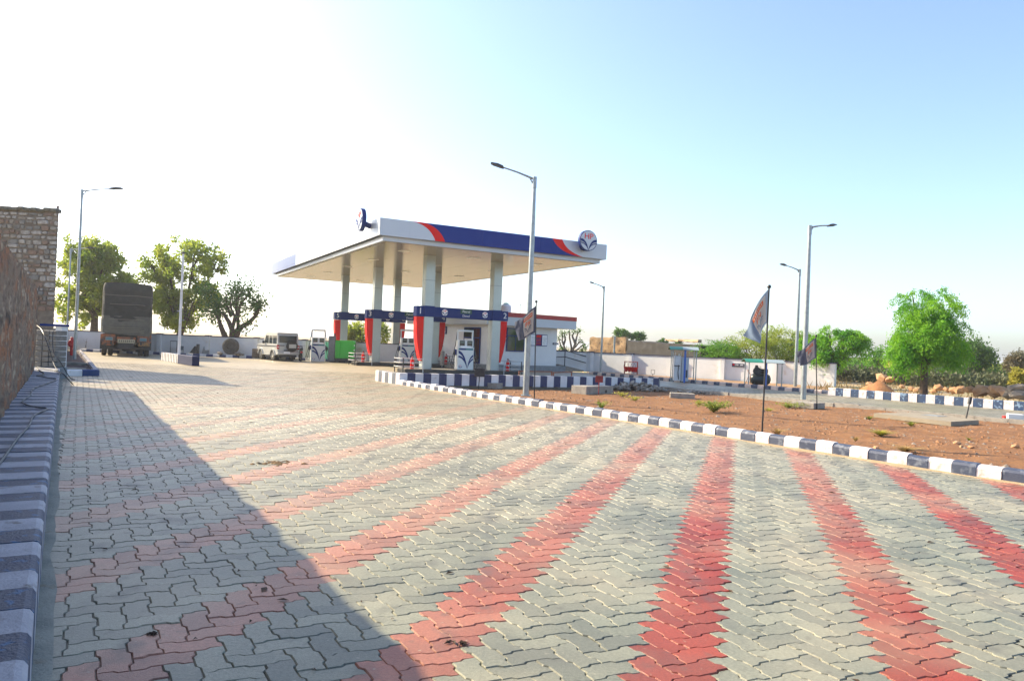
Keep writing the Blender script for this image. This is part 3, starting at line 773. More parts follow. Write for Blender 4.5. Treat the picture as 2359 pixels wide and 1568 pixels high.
# ------------------------------------------------------------------ pump islands
def world(lx, ly, z=0):
    return Vector((CO.x + lx * math.cos(CA) - ly * math.sin(CA), CO.y + lx * math.sin(CA) + ly * math.cos(CA), z))
nums = (('1', '2'), ('3', '4'), ('5', '6'))
isl_lab = ('black edged pump island nearest the garden with the front dispenser', 'black edged pump island in the middle row under the canopy', 'black edged pump island farthest back before the green generator')
sign_lab = ('nearest blue sign beam, Petrol and Diesel legible, in front of the office', 'middle blue sign beam, its right half behind the nearest one', 'farthest blue sign beam, above the green generator')
corn = (('front left', 'front right'), ('middle left', 'middle right'), ('back left', 'back right'))
where = ('nearest the garden', 'in the middle row', 'in the farthest row')
for ri, ry in enumerate(ROWS):
    O = world(C1 - 1.25, ry)
    L = C2 - C1 + 2.5
    isl = empty('pump_island', O, CA, label=isl_lab[ri], cat='pump island', group='pump islands under the canopy')
    MB().box((L / 2, 0, .1), (L, 1.15, .2), bev=.02).build('kerb_edge', BLACK, isl)
    MB().box((L / 2, 0, .19), (L - .2, .95, .03)).build('top_slab', CONC, isl)
    # sign beam
    sg = empty('island_sign', O, CA, label=sign_lab[ri], cat='sign', group='numbered sign beams between the columns')
    zb, zt2 = 2.80, 3.30
    x1, x2 = 1.25, 1.25 + C2 - C1
    MB().box(((x1 + x2) / 2, 0, (zb + zt2) / 2), (x2 - x1 - .56, .5, zt2 - zb), bev=.015).build('beam', BLUE, sg)
    for xx in (x1, x2): MB().box((xx, 0, (zb + zt2) / 2 + .01), (.56, .58, zt2 - zb + .04), bev=.012).build('column_band', BLUE, sg)
    for s_, xx, nb in ((-1, x1, nums[ri][0]), (1, x2, nums[ri][1])):
        MB().box((xx + s_ * .47, 0, (zb + zt2) / 2), (.38, .5, zt2 - zb), bev=.012).build('number_box', BLUE, sg)
        text(nb, .42, LETW, sg, (xx + s_ * .47, -.258, (zb + zt2) / 2), name='number')
        p = bez((.38 * 1.0, zb - .02), (.40, 1.6), (.08, .62), 10)
        pl = [(xx + s_ * (.255), zb - .02)] + [(xx + s_ * (.255 + q), zz) for q, zz in p] + [(xx + s_ * .255, .62)]
        if s_ < 0: pl = pl[::-1]
        MB().prism(pl, -.2, .2).build('red_fin', RED, sg)
    cxm = (x1 + x2) / 2
    for q in (-1.05, 1.18): emblem(sg, (cxm + q, -.25, (zb + zt2) / 2), .17, .01, small=True)
    MB().box((cxm + .12, -.26, (zb + zt2) / 2 + .1), (.62, .02, .22)).build('petrol_panel', PGREEN, sg)
    text('Petrol', .17, LETW, sg, (cxm + .12, -.276, (zb + zt2) / 2 + .1)); text('Diesel', .16, LETW, sg, (cxm + .12, -.258, (zb + zt2) / 2 - .12))
    # guard rails
    for s_, xx in ((-1, .0), (1, L)):
        side = 'left' if s_ < 0 else 'right'
        gr = empty('guard_rail', world(C1 - 1.25 + xx, ry), CA, label='white three bar guard rail at the foot of the %s canopy column' % corn[ri][0 if s_ < 0 else 1], cat='guard rail', group='guard rails at the island ends')
        for yy in (-.62, .62):
            MB().cyl((-s_ * .9, yy, 0), (-s_ * .9, yy, .75), .022, 8).build('post', mat('rail_grey', (.45, .47, .48)), gr)
            MB().cyl((s_ * .12, yy, 0), (s_ * .12, yy, .72), .028, 8).build('post', BLACK, gr)
        for zz in (.3, .5, .7):
            MB().tube([(-s_ * .9, -.62, zz), (s_ * .1, -.62, zz), (s_ * .2, -.5, zz), (s_ * .2, .5, zz), (s_ * .1, .62, zz), (-s_ * .9, .62, zz)], .018, 8).build('rail', mat('rail_grey', (.45, .47, .48), rough=.4), gr)
    # fire extinguishers
    def extinguisher(loc, label):
        e = empty('fire_extinguisher', loc, CA, label=label, cat='fire extinguisher', group='red fire extinguishers on the pump islands')
        MB().lathe([(.085, 0), (.09, .03), (.09, .42), (.06, .5), (.03, .53), (.03, .58)], 14).build('cylinder', RED, e)
        MB().box((0, 0, .62), (.05, .12, .05), bev=.01).build('valve', BLACK, e)
        MB().tube([(.0, -.06, .6), (.09, -.09, .5), (.1, -.08, .2)], .014, 6).build('hose', BLACK, e)
        MB().box((0, -.092, .28), (.07, .01, .08)).build('paper_label', LETW, e)
    extinguisher(world(C1 - .78, ry - .25, .205), 'red fire extinguisher at the foot of the %s canopy column' % corn[ri][0])
    extinguisher(world(C2 + .75, ry - .25, .205), 'red fire extinguisher at the foot of the %s canopy column' % corn[ri][1])

def dispenser(loc, rz, label, H=1.98):
    d = empty('fuel_dispenser', loc, rz, label=label, cat='fuel pump', group='white fuel dispensers with blue leaf mark')
    PWH = mat('pump_white', (.68, .70, .68), rough=.3)
    w = .86; dp = .48
    MB().box((0, 0, .58), (w, dp, 1.16), bev=.02).build('cabinet', PWH, d)
    MB().box((0, 0, 1.34), (w - .04, dp - .06, .34), bev=.02).build('display_head', PWH, d)
    for s_ in (-1, 1):
        sc = MB().box((s_ * .2, -.215, 1.35), (.27, .02, .27)).build('display_screen', GLASS, d)
        MB().box((s_ * .2, -.227, 1.39), (.2, .006, .06)).build('readout', mat('lcd', (.12, .17, .14), rough=.2), sc)
        MB().cyl((s_ * .40, 0, 1.5), (s_ * .40, 0, H), .045, 8).build('mast', PWH, d)
    MB().box((0, 0, H), (w, .2, .1), bev=.03).build('top_bar', PWH, d)
    MB().box((0, -.243, 1.05), (w - .1, .01, .09)).build('teal_strip', mat('teal_strip', (.01, .16, .19), rough=.35), d)
    MB().box((-.16, -.2505, 1.05), (.3, .006, .085)).build('navy_strip', BLUE, d)
    p = MB()
    for (a0, a1, x0) in ((.36, .22, -.38), (.10, -.0, -.38)):
        A1 = bez((x0, .62 + a0), (-.02, .62 + a0 * .7), (.1, .08)); A2 = bez((x0, .62 + a1), (-.10, .62 + a1 * .6), (.09, .08))
        p.prism((A1 + A2[::-1])[::-1], -.249, -.241)
    for (a0, a1) in ((.16, .06), (-.02, -.1)):
        A1 = bez((.40, .62 + a0), (.16, .5 + a0), (.11, .08)); A2 = bez((.40, .62 + a1), (.2, .5 + a1), (.115, .08))
        p.prism(A1 + A2[::-1], -.249, -.241)
    p.build('leaf_mark', BLUE, d)
    e = emblem(d, (-.26, -.24, .17), .09, .006, small=True)
    MB().box((0, -.24, 1.17), (w - .3, .012, .1)).build('nozzle_panel', LETW, d)
    for s_ in (-1, 1):
        MB().box((s_ * (w / 2 + .04), 0, .88), (.07, .2, .3), bev=.02).build('nozzle_holder', BLUE, d)
        nz = MB().tube([(s_ * (w / 2 + .1), -.04, .95), (s_ * (w / 2 + .12), -.06, .8), (s_ * (w / 2 + .1), -.02, .66)], [.035, .045, .03], 8).build('nozzle', BLACK, d)
        MB().tube([(s_ * (w / 2 + .1), -.02, .68), (s_ * (w / 2 + .2), -.1, .25), (s_ * (w / 2 + .22), -.12, .1), (s_ * (w / 2 + .3), -.1, .25), (s_ * (w / 2 + .06), -.02, 1.3), (s_ * (w / 2 - .0), 0, H - .05)], .018, 6).build('hose', BLACK, d)
    return d
MB  # (builder class)
DISP = [(world(C1 + 2.1, ROWS[0], .205), 'largest white fuel dispenser, in the front row facing the garden'), (world(C1 + 2.0, ROWS[1], .205), 'white fuel dispenser in the middle row left of the nearest red fin'),
        (AT(731, 826, 46.9).xy.to_3d(), 'white fuel dispenser standing alone left of the whole canopy')]
for loc, lab in DISP: dispenser(loc, CA - .12, lab)
p = AT(1018, 840, 43.0)
tag(MB().lathe([(.12, 0), (.12, .80), (.1, .83)], 14).build('waste_drum', CONC, None, (p.x, 43.0, .205)), 'grey upright cylinder bin beside the middle right column', 'bin')

# ------------------------------------------------------------------ sales building
BA = CA
BO = AT(1121, 741, 43.2); BO = Vector((BO.x, 43.2, 0))       # near left roof corner
BR = AT(1327, 754, 47.2); BR = Vector((BR.x, 47.2, 0))
ba = math.atan2(BR.y - BO.y, BR.x - BO.x); bl_ = (BR - BO).length
bd = empty('sales_building', BO, ba, label='white single storey station office with red roof band and blue window', cat='building')
RZ0, RZ1 = 2.72, 3.50; BV = 10.
MB().box((bl_ / 2, BV / 2, (RZ0 + RZ1 - .27) / 2), (bl_, BV, RZ1 - .27 - RZ0)).build('roof_slab', CLADF, bd)
MB().box((bl_ / 2, BV / 2, RZ1 - .135), (bl_ + .03, BV + .03, .27)).build('red_roof_band', REDP, bd)
xl, xr, yf = .7, bl_ - 1.0, .68
MB().box(((xl + xr) / 2, (yf + BV - .7) / 2, 1.53), (xr - xl, BV - .7 - yf, 2.38)).build('wall', BUILD, bd)
MB().box(((xl + xr) / 2, (yf + BV - .7) / 2 , .17), (xr - xl + .9, BV - .7 - yf + .9, .34)).build('plinth', CEM, bd)
def bpt(px, py):     # point on the front wall
    d = ray(px, py); n = Vector((math.sin(ba), -math.cos(ba), 0)); p0 = BO + Vector((-math.sin(ba), math.cos(ba), 0)) * yf
    t = (p0 - Vector((0, 0, E))).dot(n) / d.dot(n); p = Vector((0, 0, E)) + d * t
    q = p - BO; return (q.x * math.cos(ba) + q.y * math.sin(ba), p.z)
def rect_part(pa, pb, name, mt, dy=-.03, th=.04, parent=None):
    (x0, z1), (x1, z0) = pa, pb
    return MB().box(((x0 + x1) / 2, yf + dy, (z0 + z1) / 2), (abs(x1 - x0), th, abs(z1 - z0))).build(name, mt, parent or bd)
def cpx(x, y): return ((1150 + x / 3.932) / 1.27566, (850 + y / 3.932) / 1.27566)
a = bpt(*cpx(1330, 442)); c = bpt(*cpx(1525, 722))
wf = rect_part(a, c, 'window', BLUE, -.01, .1)
xm = (a[0] + c[0]) / 2; zz = a[1] - (a[1] - c[1]) * .33
for (x0, x1, z0, z1) in ((a[0] + .06, xm - .03, c[1] + .06, zz - .03), (xm + .03, c[0] - .06, c[1] + .06, zz - .03), (a[0] + .06, c[0] - .06, zz + .03, a[1] - .06)):
    MB().box(((x0 + x1) / 2, yf - .062, (z0 + z1) / 2), (x1 - x0, .01, z1 - z0)).build('pane', GLASS, wf)
# notice boards
a = bpt(*cpx(1597, 515)); c = bpt(*cpx(1792, 658))
nb_ = empty('notice_board', BO, ba, label='framed notice board with red blue and white strips on the office front', cat='notice board')
w3 = (c[0] - a[0]) / 3
for k in range(3):
    x0 = a[0] + k * w3; fr = MB().box((x0 + w3 / 2, yf - .03, (a[1] + c[1]) / 2), (w3 - .02, .04, a[1] - c[1])).build('frame', BLUE, nb_)
    MB().box((x0 + w3 / 2, yf - .052, (a[1] + c[1]) / 2), (w3 - .08, .01, a[1] - c[1] - .08)).build('sheet', LETW if k != 1 else RED, fr)
    if k == 1:
        for q in range(6): MB().box((x0 + w3 / 2, yf - .0595, c[1] + .08 + q * .085), (w3 - .09, .008, .055)).build('strip', BLUE if q % 2 == 0 else NAVY, fr)
    else:
        for q in range(7): MB().box((x0 + w3 / 2 + rnd.uniform(-.03, .03), yf - .0595, c[1] + .1 + q * .075), ((w3 - .16) * rnd.uniform(.6, 1), .006, .014)).build('text_line', LAMPD, fr)
for (ca, cb, lab) in (((1860, 615), (1925, 641), 'small navy sign plate near the right corner of the office front'), ((1284, 531), (1324, 559), 'upper small navy sign plate beside the rightmost red fin'), ((1284, 576), (1324, 604), 'lower small navy sign plate beside the rightmost red fin')):
    a = bpt(*cpx(*ca)); c = bpt(*cpx(*cb)); s_ = empty('sign_plate', BO, ba, label=lab, cat='sign')
    MB().box(((a[0] + c[0]) / 2, yf - .03, (a[1] + c[1]) / 2), (c[0] - a[0], .03, a[1] - c[1])).build('plate', NAVY, s_)
    for q in (-1, 1): MB().box(((a[0] + c[0]) / 2, yf - .049, (a[1] + c[1]) / 2 + q * .025), ((c[0] - a[0]) * .7, .004, .018)).build('text_line', LETW, s_)
# left (sunlit) side: door, small lamp, signs
dr = MB().box((xl - .02, yf + 1.9, 1.45), (.08, 1.9, 2.2)).build('door', BLUE, bd)
for (y0, y1, z0, z1, mm) in ((yf + 1.0, yf + 1.75, 1.95, 2.48, GLASS), (yf + 1.82, yf + 2.78, 1.95, 2.48, GLASS), (yf + 1.0, yf + 1.55, .42, 1.88, GLASS), (yf + 1.68, yf + 2.72, .45, 1.85, LETW)):
    MB().box((xl - .064, (y0 + y1) / 2, (z0 + z1) / 2), (.012, y1 - y0, z1 - z0)).build('pane' if mm is GLASS else 'banner', mm, dr)
for q in range(4): MB().box((xl - .073, yf + 2.2, .62 + q * .1), (.006, .7, .05)).build('print_line', ORNG if q < 2 else REDP, dr)
for q in range(5): MB().box((xl - .073, yf + 2.2, 1.25 + q * .1), (.006, .6, .025)).build('print_line', CEM, dr)
MB().box((xl - .6, yf + 2.0, .1), (1.6, 4., .2), bev=.02).build('step', CONC, bd)
s_ = empty('wall_lamp', BO, ba, label='small framed lamp sign beside the office door', cat='lamp')
MB().box((xl - .05, yf + 5.2, 2.35), (.08, .34, .5)).build('frame', BLUE, s_); MB().box((xl - .094, yf + 5.2, 2.35), (.012, .24, .38)).build('panel', LETW, s_)
s_ = empty('sign_plate', BO, ba, label='small red and white sign plate beside the office door', cat='sign')
MB().box((xl - .03, yf + 3.6, 1.45), (.04, .36, .22)).build('plate', REDD, s_); MB().box((xl - .054, yf + 3.6, 1.45), (.008, .28, .12)).build('text_panel', LETW, s_)
# plastic chair by the door
def chair(loc, rz, label):
    t = empty('plastic_chair', loc, rz, label=label, cat='chair'); BR_ = mat('brown_plastic', (.09, .04, .02), rough=.4)
    for sx in (-.21, .21):
        for sy in (-.2, .2): MB().cyl((sx * 1.1, sy * 1.1, 0), (sx, sy, .43), .022, 6).build('leg', BR_, t)
        MB().tube([(sx * 1.15, -.2, .43), (sx * 1.2, -.2, .63), (sx * 1.2, .2, .66)], .022, 6).build('armrest', BR_, t)
    MB().box((0, 0, .43), (.46, .44, .03), bev=.01).build('seat', BR_, t)
    MB().box((0, .22, .66), (.44, .03, .42), bev=.012).build('backrest', mat('cream_back', (.5, .42, .3), rough=.5), t)
pc = world(0, 0); q_ = BO + Vector((math.cos(ba), math.sin(ba), 0)) * (xl - .75) + Vector((-math.sin(ba), math.cos(ba), 0)) * (yf + 3.2)
q_ = AT(1084, 800, 42.6)
chair((q_.x, q_.y, .06), ba - 1.9, 'brown plastic armchair beside the office door')
# rooftop water tank and antenna
tp = BO + Vector((math.cos(ba), math.sin(ba), 0)) * 3.7 + Vector((-math.sin(ba), math.cos(ba), 0)) * 3.4
tk = empty('water_tank', (tp.x, tp.y, RZ1), 0, label='white plastic water tank with pale green lid on the office roof', cat='water tank')
prof = [(.30, 0), (.36, .05)] + sum([[(.36, .1 + .14 * k), (.34, .15 + .14 * k), (.36, .2 + .14 * k)] for k in range(3)], []) + [(.33, .60), (.2, .70)]
MB().lathe(prof, 20).build('drum', LETW, tk); MB().lathe([(.17, .69), (.17, .76), (.1, .79)], 16).build('lid', mat('pale_green_lid', (.3, .55, .42), rough=.5), tk)
an_ = empty('antenna', (tp.x + .95, tp.y + .3, RZ1), 0, label='thin rooftop antenna rod beside the water tank', cat='antenna')
MB().cyl((0, 0, 0), (0, 0, .75), .014, 5).build('rod', GALV, an_); MB().cyl((-.18, 0, .72), (.12, 0, .72), .012, 5).build('crossbar', GALV, an_)
# ramp with rail, right of the office
rp = empty('ramp', BO, ba, label='concrete access ramp sloping down right of the office', cat='ramp')
MB().prism([(xr + .45, 0), (xr + 3.1, 0), (xr + .45, .45)], yf + .2, yf + 1.7).build('slope', CONC, rp)
hr = empty('handrail', BO, ba, label='black two bar handrail along the office ramp', cat='handrail')
pr = [(xr - .1, 1.32), (xr + .85, 1.36), (xr + 2.9, .96)]
for dz in (0, -.42): MB().tube([(x, yf + .15, z + dz) for x, z in pr], .03, 6).build('rail', BLACK, hr)
for x, z in pr[1:]: MB().cyl((x, yf + .15, 0.02), (x, yf + .15, z), .032, 6).build('post', BLACK, hr)

# ------------------------------------------------------------------ street lamps
def lamp(px, py, z, D, ptop, head, label, r0=.075, r1=.045, back=False):
    p = G(px, py, z) if D is None else AT(px, py, D)
    D = p.y; zt = ZAT(*ptop, D) - 0; h = zt - p.z if D is None else zt - z
    hp = AT(*head, D) ; dx = hp.x - AT(*ptop, D).x; dz = hp.z - zt
    t = empty('street_lamp', (p.x, p.y, z), 0, label=label, cat='street lamp', group='galvanised lamp posts around the station')
    s_ = 1 if dx > 0 else -1
    MB().tube([(0, 0, 0), (0, 0, h * .72), (0, 0, h)], [r0, (r0 + r1) / 2, r1], 10).build('pole', GALV, t)
    MB().box((0, 0, .015), (.3, .3, .03), bev=.005).build('base_plate', GALV, t)
    MB().cyl((0, 0, h - .32), (0, 0, h + .03), r1 * 1.35, 10).build('collar', GALV, t)
    MB().tube([(0, 0, h - .05), (dx * .4, 0, h + dz * .4), (dx * .78, 0, h + dz * .8)], [r1 * .75, .028, .024], 8).build('arm', GALV, t)
    MB().tube([(0, 0, h - .28), (dx * .12, 0, h + dz * .12 - .04)], .022, 6).build('brace', GALV, t)
    hd = MB(); L = abs(dx) * .32
    prof = [(-L * .5, -.02), (-L * .42, .03), (0, .05), (L * .45, .02), (L * .5, -.01), (L * .3, -.03), (-L * .4, -.035)]
    M = Matrix.Translation((dx * .87, 0, h + dz * .9)) @ Matrix.Rotation(-math.atan2(dz, abs(dx)) * s_, 4, 'Y') @ Matrix.Diagonal((s_ * 1., 1, 1, 1))
    b = MB().prism(prof if s_ > 0 else prof, -.11, .11, M); b.build('lamp_head', LAMPD, t)
    return t
lamp(171.5, 831, 0.02, None, (184, 438), (275, 434), 'tall lamp post in the planting bed left of the truck')
lamp(153, 800, 0., 44.0, (167, 574), (220, 571), 'thin dark lamp post far behind the tall one on the left', .06, .04)
lamp(1210.5, 911.6, .0, None, (1232, 410), (1133, 378), 'largest lamp post standing on the garden edge before the canopy', .1, .05)
lamp(1383, 857, 0., 45.5, (1390, 660), (1357, 650), 'small lamp post right of the office by the back wall', .07, .045)
lamp(1831, 888.4, 0., 38., (1836, 621), (1792, 608), 'lamp post with arm to the left beside the compressor shelter', .09, .05)
lamp(1849, 927, -.1, None, (1863, 521), (1921, 519), 'lamp post with arm to the right in the garden corner box', .1, .055)
p = G(1412, 858.5, 0)
o = MB().tube([(0, 0, 0), (0, 0, ZAT(1414, 774, p.y))], [.07, .06], 8).build('plain_post', GALV, None, p); tag(o, 'short plain grey post without arm before the ruined wall', 'post')

# camera/air pole on its block
bb = [G(369.8, 829.7), G(442.8, 842.8)]
d = bb[1] - bb[0]; an = math.atan2(d.y, d.x)
t = empty('low_block_wall', bb[0], an, label='low block island, half thin white and grey stripes and half solid navy', cat='block')
ln = d.length; n = 22; hs = ln * .57
for k in range(n): MB().box(((k + .5) * hs / n, .14, .21), (hs / n - .002, .28, .42)).build('stripe', WHITE if k % 2 else mat('stripe_grey', (.02, .025, .04), rough=.6), t)
MB().box(((hs + ln) / 2 + .01, .14, .22), (ln - hs, .32, .44), bev=.01).build('navy_block', mat('deep_navy_paint', (.004, .010, .055), rough=.6, spec=.2), t)
p = G(408.4, 812.8, .43); p = Vector((bb[0] + d * .5).to_tuple()) + Vector((-math.sin(an), math.cos(an), 0)) * .14
zt_ = ZAT(426.8, 583.7, p.y)
t = empty('camera_pole', (p.x, p.y, .43), 0, label='slim pale mast with dark cap standing on the low navy block', cat='pole')
MB().tube([(0, 0, 0), (0, 0, zt_ - .43)], [.075, .05], 8).build('mast', WHITE, t); MB().lathe([(.09, zt_ - .45), (.1, zt_ - .4), (.05, zt_ - .36)], 10).build('cap', LAMPD, t)
for fz, s_ in ((.72, 1), (.70, -1), (.42, -1), (.33, 1)): MB().cyl((0, 0, (zt_ - .4) * fz), (s_ * .18, 0, (zt_ - .4) * fz + .03), .025, 6).build('bracket', GALV, t)

# ------------------------------------------------------------------ cabinets, planting bed
q = G(147, 866); cabx = (AT(147, 800, 23.2).x)
t = empty('cooler_stack', (AT(118, 800, 22.3).x, 22.3, .0), rad(-4), label='grey stack of ribbed cooler units at the end of the brown wall', cat='cabinet')
Zc = ZAT(118, 760, 22.3); wd = .64
for k in range(7):
    for m_ in (-1, 0, 1):
        u_ = MB().box((m_ * wd / 3, 0, .34 + (Zc - .34) * (k + .5) / 7), (wd / 3 - .015, .5, (Zc - .34) / 7 - .02), bev=.012).build('cooler_unit', mat('unit_grey', (.13, .13, .12), (.2, .19, .17), 8, .6), t)
MB().box((0, .02, .17), (wd + .02, .55, .34)).build('plinth', CEM, t)
t = empty('gate_pillar', (AT(139, 800, 23.6).x, 23.6, 0), rad(-4), label='white wall end pillar with blue cap behind the grey stack', cat='pillar')
zp = ZAT(139, 752, 23.6)
MB().box((.02, 0, zp / 2), (.2, .3, zp)).build('shaft', WALLW, t); MB().box((-.22, 0, zp + .035), (.74, .36, .07)).build('cap', BLUE, t)
# bed
PA, PB_, PC_, PD = G(150, 866), G(229, 865.5), G(187, 812.5), G(165, 812)
t = empty('striped_kerb', (0, 0, 0), label='navy and white kerb around the dark planting bed at the left', cat='kerb')
kerb_line(t, [PA, PB_], .42, .16, .2, [WHITE, NAVK], side=1)
kerb_line(t, [PB_, PC_], .42, .16, .2, [mat('kerb_dusty', (.40, .37, .38), (.3, .28, .29), 4, .8)], side=1)
MB().slab([(PA.x - .8, PA.y), (PB_.x - .1, PB_.y + .1), (PC_.x - .1, PC_.y), (PD.x - 2.0, PD.y)], -.01, .1).build('bed_soil', DARKSOIL, kind='structure')
for k, (a, c) in enumerate((((150, 851), (198, 851)), ((150, 838), (200, 838)))):
    A, B = G(*a, .15), G(*c, .15); o = MB().box((0, 0, 0), ((B - A).length, .16, .12), bev=.02).build('concrete_beam', CONC, None, (A + B) / 2)
    tag(o, ['broken concrete beam lying across the front of the planting bed', 'concrete beam lying deeper in the planting bed by the lamp'][k], 'beam')
# red standing extinguisher/hydrant
p = G(164, 818, .1); p.z = .1
t = empty('fire_hydrant', p, 0, label='red fire hydrant post standing in the dark planting bed', cat='hydrant')
D = p.y; hh = ZAT(164, 776, D) - .1
MB().lathe([(.07, 0), (.07, hh * .45), (.16, hh * .5), (.17, hh * .75), (.1, hh * .84), (.07, hh * .88), (.07, hh * .97), (.04, hh)], 12).build('standpipe', REDP, t)
MB().cyl((-.25, 0, hh * .62), (.25, 0, hh * .62), .05, 8).build('outlet', REDP, t)

# cables on the platform
def cable(pts, r, label, mt=BLACK, z=None):
    P = []
    for k in range(len(pts) - 1):
        a, c = Vector(pts[k]), Vector(pts[k + 1]); a0 = Vector(pts[max(k - 1, 0)]); c1 = Vector(pts[min(k + 2, len(pts) - 1)])
        for s in range(6):
            u = s / 6; P.append(.5 * ((2 * a) + (c - a0) * u + (2 * a0 - 5 * a + 4 * c - c1) * u * u + (-a0 + 3 * a - 3 * c + c1) * u ** 3))
    P.append(Vector(pts[-1])); o0 = P[0].copy()
    o = MB().tube([q - o0 for q in P], r, 6).build('cable', mt, None, o0); tag(o, label, 'cable'); return o
def c1p(x, y): return ((x / 1.65) / 1.27566, (1050 + y / 1.65) / 1.27566)
zc = .352
cable([G(*c1p(*q), zc) for q in ((-60, 590), (0, 510), (40, 455), (90, 385), (140, 330), (165, 280), (228, 248), (160, 238), (108, 215), (150, 180), (165, 150), (272, 108), (230, 98), (178, 88))], .012, 'long grey hose snaking over the striped platform', mat('hose_grey', (.10, .11, .11), rough=.6))
cable([G(*c1p(*q), zc + .0) for q in ((178, 88), (215, 80), (190, 62), (176, 48), (220, 55), (260, 62))] + [G(*c1p(300, 75), .36), G(*c1p(330, 105), .2), G(*c1p(355, 133), .02)], .014, 'black cable looping off the platform end onto the paving')
tp_ = AT(90, 675, 25.8); 
cable([tp_ + Vector((0, .0, .25)), AT(80, 700, 25.6), AT(78, 740, 24), AT(96, 760, 22.0), AT(112, 800, 21.6), AT(125, 840, 21.4), G(140, 862, .36)], .013, 'thin black cable hanging down the stone building and grey stack')
cable([AT(122, 762, 22.0), AT(121, 790, 21.9), AT(125, 815, 21.8), AT(140, 835, 21.7), G(160, 868, .05), G(172, 874, .02)], .013, 'second black cable drooping in front of the grey cooler stack')

# ------------------------------------------------------------------ things along the back wall
def cpx2(x, y): return ((200 + x / 3.92) / 1.27566, (700 + y / 3.92) / 1.27566)
def stand_at(x, y, D=47.6): p = AT(*cpx2(x, y), D); return Vector((p.x, D, 0))
YB = 47.75
p = stand_at(1870, 1330, YB); r = .52
t = empty('large_tyre', (p.x, YB, .16), 0, label='large worn tyre leaning on the shaded back wall', cat='tyre')
Rx = Matrix.Translation((0, 0, r + .03)) @ Matrix.Rotation(PI / 2, 4, 'X')
TY = mat('dusty_tyre', (.11, .10, .085), (.07, .065, .055), 7, .9)
b = MB(); prof = [(r * .52, -.1), (r * .86, -.14), (r, -.09), (r, .09), (r * .86, .14), (r * .52, .1), (r * .52, -.1)]
vs = []; fs = []; n = 28
for (rr, zz) in prof:
    for k in range(n): vs.append((rr * math.cos(2 * PI * k / n), rr * math.sin(2 * PI * k / n), zz))
for i in range(len(prof) - 1):
    for k in range(n): j = (k + 1) % n; fs.append((i * n + k, i * n + j, i * n + n + j, i * n + n + k))
b.add(vs, fs, True, Rx); b.build('rubber_ring', TY, t)
MB().lathe([(.14, -.06), (.27, -.03), (.27, .04), (.12, .06)], 18, Rx).build('hub_disc', TY, t)
for (x0, x1, y0, y1, name, lab, mt) in ((1400, 1475, 1225, 1312, 'triangular_board', 'dark triangular board leaning left among the scrap by the back wall', LAMPD), (1540, 1625, 1235, 1322, 'triangular_board', 'grey triangular board right of the short pipe by the back wall', CEM)):
    a = stand_at(x0, y1, YB - .2); c = stand_at(x1, y1, YB - .2); h = (y1 - y0) / 3.92 / 1.2757 * YB / 1700
    pr_ = [(0, 0), (c.x - a.x, 0), (c.x - a.x, h), ((c.x - a.x) * .8, h)] if x0 == 1400 else [(0, 0), (c.x - a.x, 0), (c.x - a.x, h * .55), ((c.x - a.x) * .45, h * .5), ((c.x - a.x) * .3, h)]
    o = MB().prism(pr_, -.03, .03).build(name, mt, None, (a.x, YB - .25, .15)); tag(o, lab, 'board')
a = stand_at(1508, 1312, YB); o = MB().lathe([(.1, 0), (.1, .62)], 10).build('short_pipe', LAMPD, None, (a.x, YB - .2, .15)); tag(o, 'dark short pipe upright between two triangular boards', 'pipe')
for (x, w, h, lab) in ((1228, .4, .75, 'white framed stand with dark legs left of the mast'), (1310, .33, .42, 'small grey framed stand right of the mast')):
    a = stand_at(x, 1320, YB); t = empty('display_stand', (a.x, YB - .2, .15), 0, label=lab, cat='stand')
    for s_ in (-1, 1): MB().cyl((s_ * w / 2, 0, 0), (s_ * w / 2, 0, h), .02, 6).build('leg', LAMPD, t)
    MB().box((0, 0, h * .72), (w, .03, h * .5)).build('panel', WALLW if w > .35 else CEM, t); MB().box((0, 0, h), (w + .04, .04, .04)).build('top_rail', LAMPD, t)
a = stand_at(2205, 1345, YB); t = empty('wooden_crate', (a.x, YB - .3, .0), 0, label='brown slatted crate on the ground left of the jeep', cat='crate')
WOOD = mat('crate_wood', (.20, .15, .11), (.13, .10, .07), 9, .85)
for z_ in (.08, .26, .44): MB().box((0, -.13, z_ + .12), (.66, .03, .15)).build('slat', WOOD, t)
for x_ in (-.3, .3): MB().box((x_, -.16, .31), (.06, .03, .56)).build('batten', WOOD, t)
MB().box((0, .05, .31), (.62, .3, .5)).build('box_body', WOOD, t)
for (x, r_) in ((1775, .16), (1985, .2), (2035, .1)):
    a = stand_at(x, 1340, YB); o = link('rock', ROCKG[int(x) % 5], None, (a.x, YB - .35, .2 + r_ * .3)); o.scale = (r_ * 1.3, r_, r_)
    tag(o, {1775: 'brown lump leaning left of the large tyre', 1985: 'tan stone right of the large tyre', 2035: 'small grey stone between tyre and crate'}[x], 'rock')
